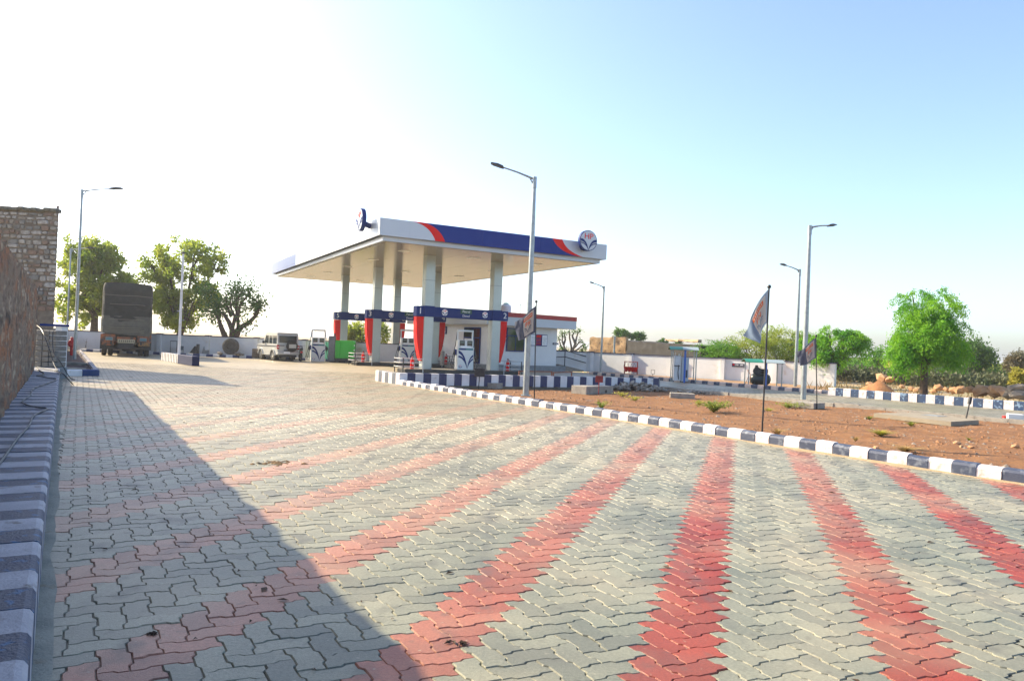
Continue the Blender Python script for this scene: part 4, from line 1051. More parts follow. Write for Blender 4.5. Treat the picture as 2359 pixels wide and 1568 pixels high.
# dry weed by the truck
def weed(name, loc, h, n, label, mt, spread=.3, cat='weed', lw=.012, leafy=0, group=None):
    t = empty(name, loc, 0, label=label, cat=cat, group=group); b = MB(); lf = MB()
    for k in range(n):
        a = rnd.uniform(0, 6.3); s = rnd.uniform(.1, 1) * spread; hh = h * rnd.uniform(.5, 1)
        tip = Vector((math.cos(a) * s, math.sin(a) * s, hh)); mid = Vector((tip.x * .35, tip.y * .35, hh * .6))
        d_ = Vector((-math.sin(a), math.cos(a), 0)) * lw
        b.add([-d_, d_, mid + d_ * .8, mid - d_ * .8, tip], [(0, 1, 2, 3), (3, 2, 4)])
        for q in range(leafy):
            u = rnd.uniform(.3, 1); c = mid.lerp(tip, u) if u > .5 else mid * u * 1.6; r_ = rnd.uniform(.015, .035); dd = Vector((rnd.gauss(0, 1), rnd.gauss(0, 1), rnd.gauss(0, .6))).normalized(); e = dd.orthogonal().normalized()
            lf.add([c, c + dd * r_ + e * r_ * .5, c + dd * r_ * 2, c + dd * r_ - e * r_ * .5], [(0, 1, 2, 3)])
    b.build('stems', mt, t)
    if leafy: lf.build('leaves', mt, t, kind='stuff')
    return t
GRS = mat('grass_yellow', (.30, .30, .03), (.42, .36, .06), 6, .8, trans=.35); GRG = mat('grass_green', (.16, .24, .025), (.27, .27, .04), 6, .8, trans=.35); GRD = mat('grass_dry', (.40, .25, .09), (.32, .24, .08), 6, .85, trans=.2)
a = stand_at(245, 1260, YB); weed('dry_weed', (a.x, YB - .4, .15), .75, 7, 'bare dry weed stalk against the wall left of the truck', BARK, .15, leafy=3)

# ------------------------------------------------------------------ truck
TP = (G(240, 820) + G(338, 821)) / 2; TP = Vector(((G(240, 820).x + G(338, 821).x) / 2, 42.0, 0))
TW = 2.5; th_ = rad(28.5)
truck = empty('covered_lorry', AT(290, 800, 42.0).xy.to_3d(), th_, label='tall lorry seen from behind, load under grey tarpaulin, orange tailboard', cat='lorry')
TZ = ZAT(290, 652, 42.0); TL = 7.0
def tarp(z0, z1, mt, name, bulge, tilt=0, seed=0, off=0):
    b = MB(); n = 18; m_ = 12; vs = []; fs = []
    hw = TW / 2 + off
    ring = [(-hw, TL), (-hw, TL * .6), (-hw, TL * .3)] + [(-hw, .5), (-hw, .2), (-hw + .12, .03)] + [(-hw + .12 + (2 * hw - .24) * k / 12, 0) for k in range(1, 12)] + [(hw - .12, .03), (hw, .2), (hw, .5), (hw, TL * .3), (hw, TL * .6), (hw, TL)]
    n = len(ring)
    for j in range(m_ + 1):
        v = j / m_
        for (x, y) in ring:
            z = z0 + (z1 - z0) * v + tilt * x * (1 - v)
            f_ = 1 + bulge * .02 * math.sin(v * PI)
            if z1 >= TZ - .3 and v > .8: k_ = (v - .8) / .2; f_ -= .05 * k_ * k_; z += .07 * math.cos(x * 1.2) * k_
            nz_ = .08 * mn.noise(Vector((x * 2.0 + y + z, z * 2.5, seed))) + .07 * abs(mn.noise(Vector((x * 2.5 - z * 2, z * .9, seed + 3))))
            vs.append((x * f_, (y - nz_ * 1.0) - off, z))
    for j in range(m_):
        for k in range(n - 1): a = j * n + k; fs.append((a, a + 1, a + n + 1, a + n))
    fs.append(tuple(m_ * n + k for k in range(n)))
    b.add(vs, fs, True); return b.build(name, mt, truck)
tarp(2.6, TZ - .05, TARP, 'upper_tarpaulin', 1, .0, 1)
tarp(1.95, 3.0 - .02, mat('mid_tarpaulin', (.034, .033, .028), (.025, .025, .021), 6, .8, .4, 12), 'middle_tarpaulin', 1, .03, 2, .012)
tarp(1.22, 2.28, TARPL, 'lower_tarpaulin', 1, -.07, 3, .03)
for z_ in (3.45, 2.95, 2.1, 1.62, 1.5, 1.4):
    MB().tube([(-TW / 2, 0.02, z_), (-.4, -.09, z_ - .02), (.5, -.09, z_ + .0), (TW / 2, .02, z_ - .04)], .014, 5).build('rope', mat('rope', (.20, .18, .14), rough=.9), truck)
OTR = mat('truck_orange', (.42, .11, .02), (.20, .09, .05), 7, .6, dirt=(.06, .05, .045), dscale=5, dlo=.42, dhi=.6)
DKM = mat('truck_dark', (.03, .028, .026), (.06, .045, .035), 8, .8)
MB().box((0, TL / 2 + .1, 1.05), (TW - .08, TL - .1, .36)).build('load_body', DKM, truck)
for s_ in (-1, 1):
    MB().box((s_ * .92, .1, 1.02), (.74, .1, .42), bev=.02).build('tail_panel', OTR, truck)
    MB().box((s_ * .92, .12, .7), (.6, .08, .22), bev=.02).build('tail_panel', mat('truck_ochre', (.38, .17, .03), (.12, .09, .06), 8, .6) if s_ > 0 else OTR, truck)
    lm = MB().box((s_ * .86, .0, .97), (.3, .05, .13), bev=.01).build('tail_light', mat('truck_teal', (.08, .2, .22), rough=.4), truck)
    MB().box((s_ * .86, .03, .97), (.36, .02, .19)).build('light_frame', CEM, lm)
MB().box((0, .06, 1.02), (.94, .06, .14)).build('cross_bar', OTR, truck)
pl = MB().box((0, .02, .86), (.86, .03, .2)).build('number_plate', mat('yellowed_plate', (.5, .45, .3), rough=.6), truck)
for k in range(8): MB().box((-.35 + .1 * k, .0, .86), (.05, .012, .12)).build('plate_mark', DKM, pl)
MB().box((0, .3, .6), (.8, .3, .3)).build('axle_casing', BLACK, truck)
MB().box((0, .1, .44), (1.9, .1, .12), bev=.02).build('rear_bumper', DKM, truck)
MB().cyl((-.9, 1.2, .5), (.9, 1.2, .5), .12, 10).build('axle', BLACK, truck)
MB().lathe([(.1, -.16), (.26, -.08), (.26, .08), (.1, .16)], 14, Matrix.Translation((0, 1.1, .5)) @ Matrix.Rotation(PI / 2, 4, 'X')).build('differential', BLACK, truck)
for s_ in (-1, 1):
    for q in (0, 1):
        Mx = Matrix.Translation((s_ * (TW / 2 - .16 - q * .32), .95, .5)) @ Matrix.Rotation(PI / 2, 4, 'Y')
        w_ = MB().lathe([(.3, -.13), (.48, -.12), (.5, -.06), (.5, .06), (.48, .12), (.3, .13)], 22, Mx).build('wheel', RUB, truck)
        MB().lathe([(.1, -.135), (.27, -.11), (.27, .11), (.1, .135)], 14, Mx).build('rim', DKM, w_)
        MB().lathe([(.3, -.13), (.48, -.12), (.5, -.06), (.5, .06), (.48, .12), (.3, .13)], 22, Matrix.Translation((s_ * (TW / 2 - .16 - q * .32), 5.9, .5)) @ Matrix.Rotation(PI / 2, 4, 'Y')).build('wheel', RUB, truck)
    MB().box((s_ * (TW / 2 - .2), .25, .62), (.5, .02, .5)).build('mud_flap', BLACK, truck)
for q in (-.75, .75): MB().box((q, TL / 2, .75), (.1, TL, .2)).build('chassis_rail', BLACK, truck)
MB().box((0, TL + .8, 1.5), (2.3, 1.6, 2.2), bev=.08).build('cab', OTR, truck)

# ------------------------------------------------------------------ jeep (rear three-quarter, facing away to the left)
SC = .92
jp = G(666, 831)
jeep = empty('parked_jeep', AT(662, 829, 45.2).xy.to_3d(), rad(39), label='white boxy jeep with rear spare wheel parked by the back wall', cat='car'); jeep.scale = (SC, SC, SC)
# local: rear at y=0, forward +y, x right
W2 = .74
side = [(0, .42), (0, 1.0), (.03, 1.08), (.09, 1.76), (.16, 1.83), (2.0, 1.84), (2.15, 1.80), (2.62, 1.15), (3.55, 1.05), (3.72, .98), (3.75, .45), (3.3, .40), (3.2, .62), (2.7, .62), (2.6, .38), (1.15, .38), (1.05, .62), (.5, .62), (.42, .40)]
def side_prism(poly, x0, x1, mt, name, parent=jeep, inset=None):
    M = Matrix(((0, 1, 0, 0), (1, 0, 0, 0), (0, 0, 1, 0), (0, 0, 0, 1)))     # prism's x->y, y->x
    b = MB(); b.prism([(y, z) for y, z in poly], x0, x1, M); return b.build(name, mt, parent)
side_prism([p_ for p_ in side if p_[1] < 1.2 or True], -W2 + .02, W2 - .02, SUVW, 'body')
MB().box((0, 1.1, 1.845), (1.36, 2.0, .05), bev=.02).build('roof', SUVW, jeep)
for s_ in (-1, 1):
    for (y0, y1, k) in ((.16, .85, 0), (.93, 1.5, 0), (1.58, 2.15, 1)):
        pz = [(y0, 1.13), (y1 if not k else y1 + .25, 1.13), (y1 if not k else y1 - .05, 1.66), (y0, 1.66)]
        side_prism(pz, s_ * (W2 - .03) - .012, s_ * (W2 - .03) + .018 * s_ + .012, GLASS, 'side_window')
    side_prism([(.02, .93), (3.7, .90), (3.7, .96), (.02, .99)], s_ * (W2 - .02) - .01, s_ * (W2 - .02) + .02, LAMPD, 'side_strip')
    tl_ = MB().box((s_ * .69, -.02, .92), (.17, .06, .26), bev=.012).build('tail_light', TAILR, jeep)
    MB().box((s_ * .69, -.055, .92), (.11, .01, .06)).build('reflector', LETW, tl_)
    for y_ in (.78, 2.95):
        Mx = Matrix.Translation((s_ * (W2 - .1), y_, .36)) @ Matrix.Rotation(PI / 2, 4, 'Y')
        w_ = MB().lathe([(.2, -.1), (.34, -.1), (.36, -.05), (.36, .05), (.34, .1), (.2, .1)], 20, Mx).build('wheel', RUB, jeep)
        MB().lathe([(.08, -.11), (.2, -.09), (.2, .09), (.08, .11)], 14, Mx).build('rim', CHROME, w_)
        arch = [(y_ + .44 * math.cos(a), .36 + .44 * math.sin(a)) for a in [PI * k / 8 for k in range(9)]] + [(y_ + .36 * math.cos(a), .36 + .36 * math.sin(a)) for a in [PI * (8 - k) / 8 for k in range(9)]]
        side_prism(arch, s_ * (W2 + .0) - .05, s_ * (W2) + .05, SUVW, 'wheel_arch')
    MB().box((s_ * (W2 + .08), 2.3, 1.2), (.14, .06, .2), bev=.02).build('mirror', LAMPD, jeep)
    MB().box((s_ * (W2 + .02), 1.85, .36), (.16, 1.2, .04), bev=.01).build('side_step', LAMPD, jeep)
MB().box((0, -.0 + .052, 1.44), (1.2, .06, .46), bev=.012).build('rear_window', GLASS, jeep)
MB().box((.02, -.05, .52), (1.5, .16, .2), bev=.03).build('rear_bumper', SUVW, jeep)
npl = MB().box((-.12, -.14, .56), (.42, .02, .13)).build('number_plate', LETW, jeep)
MB().box((-.12, -.12, .70), (.42, .02, .08)).build('plate_lamp_bar', LAMPD, jeep)
MB().box((-.42, -.02, 1.02), (.3, .04, .05)).build('door_handle', LAMPD, jeep)
Mx = Matrix.Translation((.22, -.12, 1.0)) @ Matrix.Rotation(PI / 2, 4, 'X')
sw = MB().lathe([(.2, -.1), (.36, -.1), (.38, -.03), (.38, .05), (.33, .1), (.2, .1)], 24, Mx).build('spare_wheel', RUB, jeep)
MB().box((.22, -.235, 1.0), (.5, .02, .26), bev=.009).build('wheel_cover', SUVW, sw)
MB().box((.0, .12, .36), (1.2, .3, .18)).build('underbody', BLACK, jeep)
for q in (-.4, .3): MB().box((q, 1.9, .34), (.2, 3.0, .14)).build('chassis', BLACK, jeep)

# motorbike between jeep and dispenser
mb_ = empty('motorbike', AT(693, 826, 45.6).xy.to_3d(), rad(20), label='black motorbike parked between jeep and dispenser', cat='motorbike')
for y_ in (0, 1.25):
    Mx = Matrix.Translation((0, y_, .3)) @ Matrix.Rotation(PI / 2, 4, 'Y')
    w_ = MB().lathe([(.22, -.04), (.3, -.04), (.31, 0), (.3, .04), (.22, .04)], 18, Mx).build('wheel', RUB, mb_)
MB().tube([(0, -.15, .75), (0, .3, .78), (0, .6, .72)], [.1, .12, .1], 8).build('seat', BLACK, mb_)
MB().tube([(0, .55, .74), (0, .8, .82), (0, 1.0, .78)], [.1, .16, .08], 8).build('fuel_tank', BLACK, mb_)
MB().box((0, .6, .4), (.22, .4, .3), bev=.03).build('engine', LAMPD, mb_)
MB().tube([(0, 1.25, .3), (0, 1.05, .9)], .035, 6).build('front_fork', CHROME, mb_)
MB().tube([(-.34, .95, .98), (0, 1.04, .92), (.34, .95, .98)], .018, 6).build('handlebar', CHROME, mb_)
MB().tube([(0, -.28, .55), (0, 0, .68), (0, .2, .6)], .06, 6).build('rear_mudguard', BLACK, mb_)
MB().box((0, -.3, .58), (.14, .05, .1)).build('tail_light', TAILR, mb_)
MB().tube([(.14, .6, .3), (.16, -.1, .28)], .045, 8).build('exhaust', CHROME, mb_)

# generator and cabinets behind island 5-6
p = AT(792, 815, 49.8)
gz0, gz1 = .25, 1.62
t = empty('diesel_generator', AT(793, 815, 47.2).xy.to_3d(), rad(8), label='bright green enclosed diesel generator beyond the back left column', cat='generator')
MB().box((-.16, .5, .82), (1.6, 1.0, 1.15), bev=.02).build('canopy_box', GENG, t)
for x_ in (-.55, .05): MB().box((x_, -.012, .82), (.55, .03, 1.0), bev=.008).build('door', GENG, t)
for z_ in (.5, .8, 1.1): MB().box((.61, -.02, z_), (.06, .04, .08)).build('hinge', LETW, t)
MB().box((-.1, .5, .14), (1.7, .95, .22)).build('base_frame', BLACK, t)
MB().cyl((-.7, .5, 1.38), (-.7, .5, 1.85), .05, 8).build('exhaust_pipe', LAMPD, t)
t = empty('control_cabinet', AT(763, 815, 47.0).xy.to_3d(), rad(8), label='tall grey control cabinet left of the green generator', cat='cabinet')
MB().box((0, .2, .85), (.42, .4, 1.6), bev=.02).build('box', mat('cab_grey', (.18, .2, .2), (.14, .16, .16), 5, .5), t); MB().box((0, -.012, .85), (.36, .02, 1.4)).build('door', mat('cab_grey', (.2, .2, .2)), t)
t = empty('teal_panel', AT(746, 812, 47.9).xy.to_3d(), 0, label='pale teal sheet panel against the wall beside the lone dispenser', cat='panel')
MB().box((0, 0, .65), (.85, .04, 1.15)).build('sheet', mat('teal_sheet', (.12, .42, .34), (.16, .5, .42), 2, .6), t)
for x_ in (-.42, .42): MB().box((x_, 0, .62), (.04, .06, 1.22)).build('post', GALV, t)

# ------------------------------------------------------------------ garden things
def boardsign(px0, px1, py0, py1, pbase, label, mt, leg=BLACK):
    p = G(*pbase, -.03); D = p.y; a = AT(px0, py1, D); c = AT(px1, py0, D)
    t = empty('board_sign', (p.x, D, -.05), 0, label=label, cat='sign')
    xm = (a.x + c.x) / 2 - p.x
    MB().cyl((0, 0, -.05), (xm, .03, a.z + .1), .018, 6).build('stake', leg, t)
    MB().box((xm, 0, (a.z + c.z) / 2 + .05), (c.x - a.x, .02, c.z - a.z), bev=.004).build('board', mt, t)
boardsign(1092.5, 1117, 849, 867, (1102, 891), 'small black board on a stake in front of the navy striped wall', BLACK)
boardsign(1371, 1389, 865.5, 880, (1378.5, 906), 'small dark red board on a stake beside the concrete chamber', REDD, REDD)
p = G(2224, 965, -.03); D = p.y; tpz = AT(2235, 916, D)
t = empty('marker_stake', (p.x, D, -.05), 0, label='leaning black stake with thicker top beside the concrete slab', cat='stake')
MB().cyl((0, 0, 0), (tpz.x - p.x, 0, tpz.z + .05), .022, 6).build('rod', BLACK, t); MB().cyl(((tpz.x - p.x) * .72, 0, (tpz.z + .05) * .72), (tpz.x - p.x, 0, tpz.z + .08), .05, 8).build('head', BLACK, t)
def chamber(pa, pb, h, label, dp=.5, hole=True):
    a, c = G(*pa, -.08), G(*pb, -.08); d = c - a; an = math.atan2(d.y, d.x)
    t = empty('concrete_chamber', (a.x, a.y, -.1), an, label=label, cat='chamber')
    L = d.length; MB().box((L / 2, dp / 2, h / 2), (L, dp, h), bev=.012).build('box', CONC, t)
    if hole: MB().cyl((L * .72, -.012, h * .35), (L * .72, .02, h * .35), .06, 12).build('pipe_hole', BLACK, t)
    return t
chamber((1062, 889), (1143, 895), .22, 'low concrete chamber box behind the kerb left of the big lamp')
chamber((1350, 908), (1412, 906), .30, 'concrete chamber box beside the dark red board', .7)
chamber((1543, 916), (1600, 919), .2, 'low concrete slab between the rubble heap and the far road', .5, False)
chamber((1824, 936), (1874, 941), .2, 'concrete box around the foot of the garden lamp post', .7, False)
A = G(2022, 953, .02)
pd = [G(2012, 951, .02), G(2190, 971, .02), G(2254, 967, .02), G(2125, 948.5, .02)]
o0 = pd[0]; o = MB().slab([((q - o0).x, (q - o0).y) for q in pd], -.12, .0).build('concrete_pad', mat('pale_concrete', (.28, .24, .175), (.23, .195, .14), 3, .9, .3, 30), None, (o0.x, o0.y, .02)); tag(o, 'pale flat concrete cover slab beside the far road', 'slab')
pd = [G(2178, 972, .02), G(2254, 968, .02)]
q0 = G(2150, 957, .02); o = MB().box((0, 0, 0), (.5, .5, .012)).build('manhole_lid', CEM, None, (q0.x, q0.y, .027), rad(30)); tag(o, 'square grey manhole lid on the pale concrete slab', 'manhole lid')
q0 = G(2337, 968, -.05); o = MB().box((0, 0, .1), (.42, .2, .2), bev=.02).build('loose_block', WHITE, None, q0, rad(-20)); tag(o, 'loose white painted block lying near the road at far right', 'block')
q0 = G(2316, 966, -.05); o = MB().box((0, 0, .06), (.2, .12, .12), bev=.02).build('loose_brick', REDP, None, q0, rad(10)); tag(o, 'small red brick beside the loose white block', 'brick')
# heap of broken pavers
hc = G(1462, 900, -.1)
hp = empty('rubble_heap', (hc.x, hc.y, -.1), 0, label='heap of broken grey paving pieces in front of the striped wall', cat='rubble')
SM = [MB().box((0, 0, 0), (.24, .13, .08), bev=.015).mesh('rubble_piece', STONEG), MB().box((0, 0, 0), (.2, .2, .07), bev=.02).mesh('rubble_piece', CONC), MB().box((0, 0, 0), (.14, .12, .09), bev=.015).mesh('rubble_piece', STONEG)]
for k in range(170):
    a = rnd.uniform(0, 6.3); s = math.sqrt(rnd.random()); x, y = s * math.cos(a) * 1.25, s * math.sin(a) * .5
    z = max(0, .33 * (1 - s * s)) * rnd.uniform(.3, 1)
    o = link('rubble_piece', SM[k % 3], hp, (x, y, z + .05)); o.rotation_euler = (rnd.uniform(-.6, .6), rnd.uniform(-.6, .6), rnd.uniform(0, 6)); o.scale = [rnd.uniform(.7, 1.1)] * 3
for k in range(40):
    o = link('rubble_piece', SM[k % 3], hp, (rnd.uniform(1.0, 3.4), rnd.uniform(-.6, .5), .06)); o.rotation_euler = (rnd.uniform(-.3, .3), rnd.uniform(-.3, .3), rnd.uniform(0, 6)); o.scale = [rnd.uniform(.4, .9)] * 3
# weeds
wl_ = [((1643, 940), .34, 110, 'bright green bushy weed in the middle of the soil', GRG, .5, 7), ((1432, 906), .16, 34, 'low yellow green weed below the rubble heap', GRS, .35, 4), ((1462, 915), .16, 34, 'yellow weed tuft right below the rubble heap', GRS, .35, 4),
       ((1385, 933), .26, 34, 'thin green weed tuft behind the kerb right of the flag', GRG, .3, 2), ((1610, 926), .16, 30, 'small yellow weed left of the bright green one', GRS, .25, 3), ((1770, 939), .12, 50, 'flat yellowish grass tuft behind the tall flag pole', GRS, .45, 0),
       ((1790, 992), .17, 50, 'dry grass tuft beside the base of the tall flag pole', GRD, .3, 0), ((2028, 995), .15, 160, 'round yellow green grass mound in the open soil', GRS, .38, 0), ((2098, 975), .14, 60, 'dark green grass tuft before the concrete slab', GRG, .25, 0),
       ((2002, 956), .13, 40, 'small green tuft at the left corner of the concrete slab', GRG, .22, 0), ((1970, 1004), .12, 24, 'tiny sparse tuft in the bare soil', GRD, .15, 0), ((2085, 1028), .14, 90, 'reddish dry grass patch near the kerb at right', GRD, .45, 0),
       ((2232, 1003), .1, 20, 'faint small green sprout far right in the soil', GRG, .15, 0), ((1850, 932), .22, 60, 'green weeds crowding the foot of the garden lamp post', GRG, .5, 4), ((1815, 932), .18, 60, 'low green weeds left of the garden lamp post', GRG, .5, 3),
       ((972, 884), .1, 24, 'small green weed at the start of the garden kerb', GRG, .3, 3), ((1100, 884), .16, 20, 'green sprig against the navy striped wall', GRG, .15, 4), ((1160, 887), .14, 20, 'green sprig left of the big lamp post', GRG, .15, 4)]
for (px, h, n, lab, mt, sp, lf) in wl_:
    q = G(*px, 0); weed('grass_tuft' if lf == 0 else 'weed', (q.x, q.y, soil_z(q.x, q.y) if inside((q.x, q.y), gpoly) else 0), h * 1.0, int(n * 1.6), lab, mt, sp * 1.25, cat='grass' if lf == 0 else 'weed', leafy=lf, lw=.009)
# single stones on the soil
for k, (px, py, r_, lab) in enumerate(((1880, 1018, .10, 'largest pale orange stone resting behind the kerb'), (2018, 1021, .07, 'orange stone left of the dry grass patch'), (1628, 933, .05, 'small dark stone left of the bright weed'), (2203, 1016, .07, 'orange stone right of the dry grass patch'), (2214, 1022, .05, 'small orange stone beside a bigger one at right'), (2236, 1024, .06, 'pointed red stone at right in the soil'), (2340, 1018, .08, 'brown stone near the right picture edge'), (1224, 0, 0, ''), (1630, 902, .09, ''), )):
    if not lab: continue
    q = G(px, py, .0); o = link('rock', ROCKS[k % 5], None, (q.x, q.y, soil_z(q.x, q.y) + r_ * .4)); o.scale = (r_ * 1.3, r_, r_); o.rotation_euler = (0, 0, k); tag(o, lab, 'rock', 'loose stones on the garden soil')

# low red barrier frames
for (x0, x1, y0, yb, lab) in ((1195, 1270, 858, 869, 'left low rusty red barrier frame before the office forecourt'), (1274, 1306 + 10, 859, 872, 'right low rusty red barrier frame before the office forecourt')):
    a = G(x0, yb - 2, .0); c = G(x1, yb + (x1 - x0) * .06, .0)
    a = AT(x0, yb, 31.8); c = AT(x1, yb, 32.9 if x0 < 1250 else 33.8); a.z = c.z = 0; d = c - a
    t = empty('low_barrier', a, math.atan2(d.y, d.x), label=lab, cat='barrier'); L = d.length
    RU = mat('rusty_red', (.22, .06, .03), (.32, .12, .06), 8, .7)
    for x_ in (0, L): MB().box((x_, 0, .24), (.05, .05, .48)).build('post', RU, t)
    MB().box((L / 2, 0, .46), (L, .06, .05)).build('rail', RU, t)

# flags
def flag(pbase, ptop, outl, wl2, label, poler=.019, z=0., fb=None):
    """cloth given by its 4 corners (hoist top, hoist bottom, fly bottom, fly top) in the pole's plane, with folds"""
    p = G(*pbase, z); D = p.y; T = AT(*ptop, D)
    pol = empty('flag_pole', (p.x, D, z), 0, label=label[0], cat='flag pole', group='flags on black poles in the garden')
    MB().tube([(0, 0, -.05), (T.x - p.x, 0, T.z - z)], [poler, poler * .9], 8).build('pole', BLACK, pol)
    MB().lathe([(.03, 0), (.045, .03), (.03, .07)], 10, Matrix.Translation((T.x - p.x, 0, T.z - z))).build('finial', BLACK, pol)
    q = [AT(*c, D) - Vector((p.x, D, 0)) for c in outl]
    FB = mat('flag_navy', (.07, .08, .115), (.09, .10, .135), 3, .8, trans=.5) if not fb else mat('flag_pale_navy', (.15, .21, .30), (.19, .25, .33), 3, .8, trans=.5); FW = mat('flag_white', (.78, .68, .56), rough=.8, trans=.5)
    FO = ORNG
    nU, nV = 28, 22
    def S_(u, v):
        a = q[0].lerp(q[1], v); c = q[3].lerp(q[2], v); P = a.lerp(c, u)
        P.y += .09 * math.sin(u * 7 + v * 1.5) * u + .05 * math.sin(u * 13 - v * 4) * u
        P.z += .035 * math.sin(u * 6 + 1) * u
        P.x += .025 * math.sin(v * 5 + u * 3) * u - wl2 * math.sin(u * PI)
        return P
    cl = empty('flag', (p.x, D, 0), 0, label=label[1], cat='flag')
    def patch(u0, u1, v0, v1, mt, name, off=0, nu=nU, nv=nV, parent=cl):
        vs = []; fs = []
        for i in range(nu + 1):
            for j in range(nv + 1):
                P = S_(u0 + (u1 - u0) * i / nu, v0 + (v1 - v0) * j / nv); P.y -= off; vs.append(P)
        for i in range(nu):
            for j in range(nv): a = i * (nv + 1) + j; fs.append((a, a + 1, a + nv + 2, a + nv + 1))
        return MB().add(vs, fs, True).build(name, mt, parent)
    cloth = patch(0, 1, 0, 1, FB, 'cloth')
    wfield = patch(.1, .6, .07, .92, FW, 'white_field', .006, 18, 14, cloth)
    patch(.17, .60, .14, .30, FO, 'orange_band', .012, 12, 6, cloth)
    for k in range(7): patch(.20 + k * .055, .235 + k * .055, .18, .25, FW, 'band_letter', .017, 2, 2, cloth)
    # letters HP mirrored (the flag is seen from behind) and leaf arcs
    def stroke(u0, v0, u1, v1): patch(min(u0, u1), max(u0, u1) + .0001, min(v0, v1), max(v0, v1) + .0001, FO, 'letter_stroke', .013, 3, 3, cloth)
    cu, cv = .27, .38
    stroke(cu, cv, cu + .028, cv + .2); stroke(cu + .075, cv, cu + .103, cv + .2); stroke(cu + .028, cv + .08, cu + .075, cv + .115)
    cu += .14
    stroke(cu + .06, cv, cu + .088, cv + .2); stroke(cu, cv, cu + .06, cv + .035); stroke(cu, cv + .035, cu + .025, cv + .1); stroke(cu, cv + .09, cu + .06, cv + .125)
    def arc(ptsu, w):
        vs = []; fs = []
        for i, (u, v) in enumerate(ptsu):
            for s_ in (-1, 1): P = S_(u, v + s_ * w); P.y -= .013; vs.append(P)
        for i in range(len(ptsu) - 1): fs.append((2 * i, 2 * i + 1, 2 * i + 3, 2 * i + 2))
        MB().add(vs, fs, True).build('leaf_mark', FB, cloth)
    for s_ in (-1, 1):
        arc([(.385 + s_ * u, v) for u, v in bez((.17, .62), (.05, .62), (0, .84))], .018); arc([(.385 + s_ * u, v) for u, v in bez((.15, .70), (.06, .70), (0, .84))], .010)
    arc([(.385 + .17 * math.cos(a), .60 + .25 * math.sin(a)) for a in [2 * PI * k / 24 for k in range(25)]], .005)
    return cl
def f4(x, y): return ((1150 + x / 3.932) / 1.27566, (850 + y / 3.932) / 1.27566)
def f8(x, y): return ((2050 + x / 3.136) / 1.27566, (800 + y / 3.136) / 1.27566)
flag((1230.5, 913), (1234.9, 697), [f4(1668, 190), f4(1658, 500), f4(1455, 600), f4(1425, 385)], 0., ('black flag pole standing beside the largest lamp post', 'navy and white emblem flag hanging left before the office'))
flag((1755, 991.5), (1771, 664), [f8(655, 148), f8(646, 455), f8(590, 672), f8(425, 590)], .09, ('tall black flag pole in the garden near the kerb', 'slack pale navy emblem flag drooping on the tall pole'), z=.02, fb=1)
flag((1881.4, 941), (1879, 775.5), [f8(1088, 600), f8(1090, 790), f8(945, 868), f8(915, 735)], 0., ('short black flag pole right of the garden lamp post', 'small dark emblem flag blowing left across the lamp post'), z=-.08)

# ------------------------------------------------------------------ air tower and compressor shelters, buckets
def c7(x, y): return ((1650 + x / 4.718) / 1.27566, (900 + y / 4.718) / 1.27566)
D = 37.6
def shelter(pxl, pxr, ptop, D, label, hz=None):
    l = AT(*pxl, D); r = AT(*pxr, D); zt = AT(*ptop, D).z; w = r.x - l.x
    t = empty('small_shelter', ((l.x + r.x) / 2, D, 0), rad(-8), label=label, cat='shelter')
    MB_ = MB
    for x_ in (-w / 2, w / 2):
        for y_ in (-.45, .65): MB().cyl((x_, y_, 0), (x_, y_, zt), .028, 6).build('post', GALV, t)
    MB().cyl((0.02, -.5, 0), (0.02, -.5, zt), .05, 8).build('post', BPOST, t)
    for (x0, x1, mt, nm) in ((-w / 2 - .18, -w / 2 + w * .42, GREENT, 'green_roof_sheet'), (-w / 2 + w * .42, w / 2 + .12, GREYT, 'grey_roof_sheet')):
        vs = []; fs = []
        for i in range(8):
            y_ = -.62 + i * 1.4 / 7; z_ = zt + .16 * math.sin(PI * i / 7) - .02
            vs += [(x0, y_, z_), (x1 - .01, y_, z_), (x0, y_, z_ + .02), (x1 - .01, y_, z_ + .02)]
        for i in range(7):
            a = 4 * i; fs += [(a, a + 1, a + 5, a + 4), (a + 2, a + 6, a + 7, a + 3), (a, a + 4, a + 6, a + 2), (a + 1, a + 3, a + 7, a + 5)]
        MB().add(vs, fs, False).build(nm, mt, t)
    return t, (l.x + r.x) / 2
t, xm = shelter(c7(1525, 1000), c7(1838, 1005), c7(1680, 600), 38.6, 'small open shelter with green and grey roof over the air tower')
cab = empty('air_tower', (AT(*c7(1645, 900), 38.5).x, 38.5, 0), rad(-8), label='white air filling cabinet under the left small shelter', cat='air pump')
zc_ = AT(*c7(1645, 690), 38.5).z
MB().box((-.17, 0, zc_ / 2 + .04), (.36, .35, zc_ - .06), bev=.02).build('cabinet', WHITE, cab); MB().box((.22, .0, zc_ / 2), (.36, .4, zc_ - .1), bev=.02).build('cabinet', mat('cab_pale', (.5, .53, .55), rough=.5), cab)
MB().box((-.2, -.2, .85), (.3, .06, .04)).build('shelf', LAMPD, cab); MB().tube([(-.12, -.2, .9), (-.14, -.24, .5), (-.1, -.22, .15)], .02, 6).build('hose', BLACK, cab)
MB().box((.3, -.207, .45), (.08, .012, .4)).build('vent', LAMPD, cab)
for x_ in (-.3, -.02): MB().box((x_, -.185, 1.1), (.02, .02, .9)).build('edge_strip', CHROME, cab)
MB().cyl((-.1, 0, zc_), (-.1, 0, zc_ + .16), .03, 8).build('beacon', CHROME, cab)
D2 = 36.0
t, xm = shelter(f8(455, 1040), f8(745, 1040), f8(600, 830), D2, 'small open shelter with green and grey roof over the compressor')
cp = empty('air_compressor', (AT(*f8(580, 1000), D2).x, D2 + .1, 0), rad(-8), label='black horizontal tank air compressor under the right small shelter', cat='compressor')
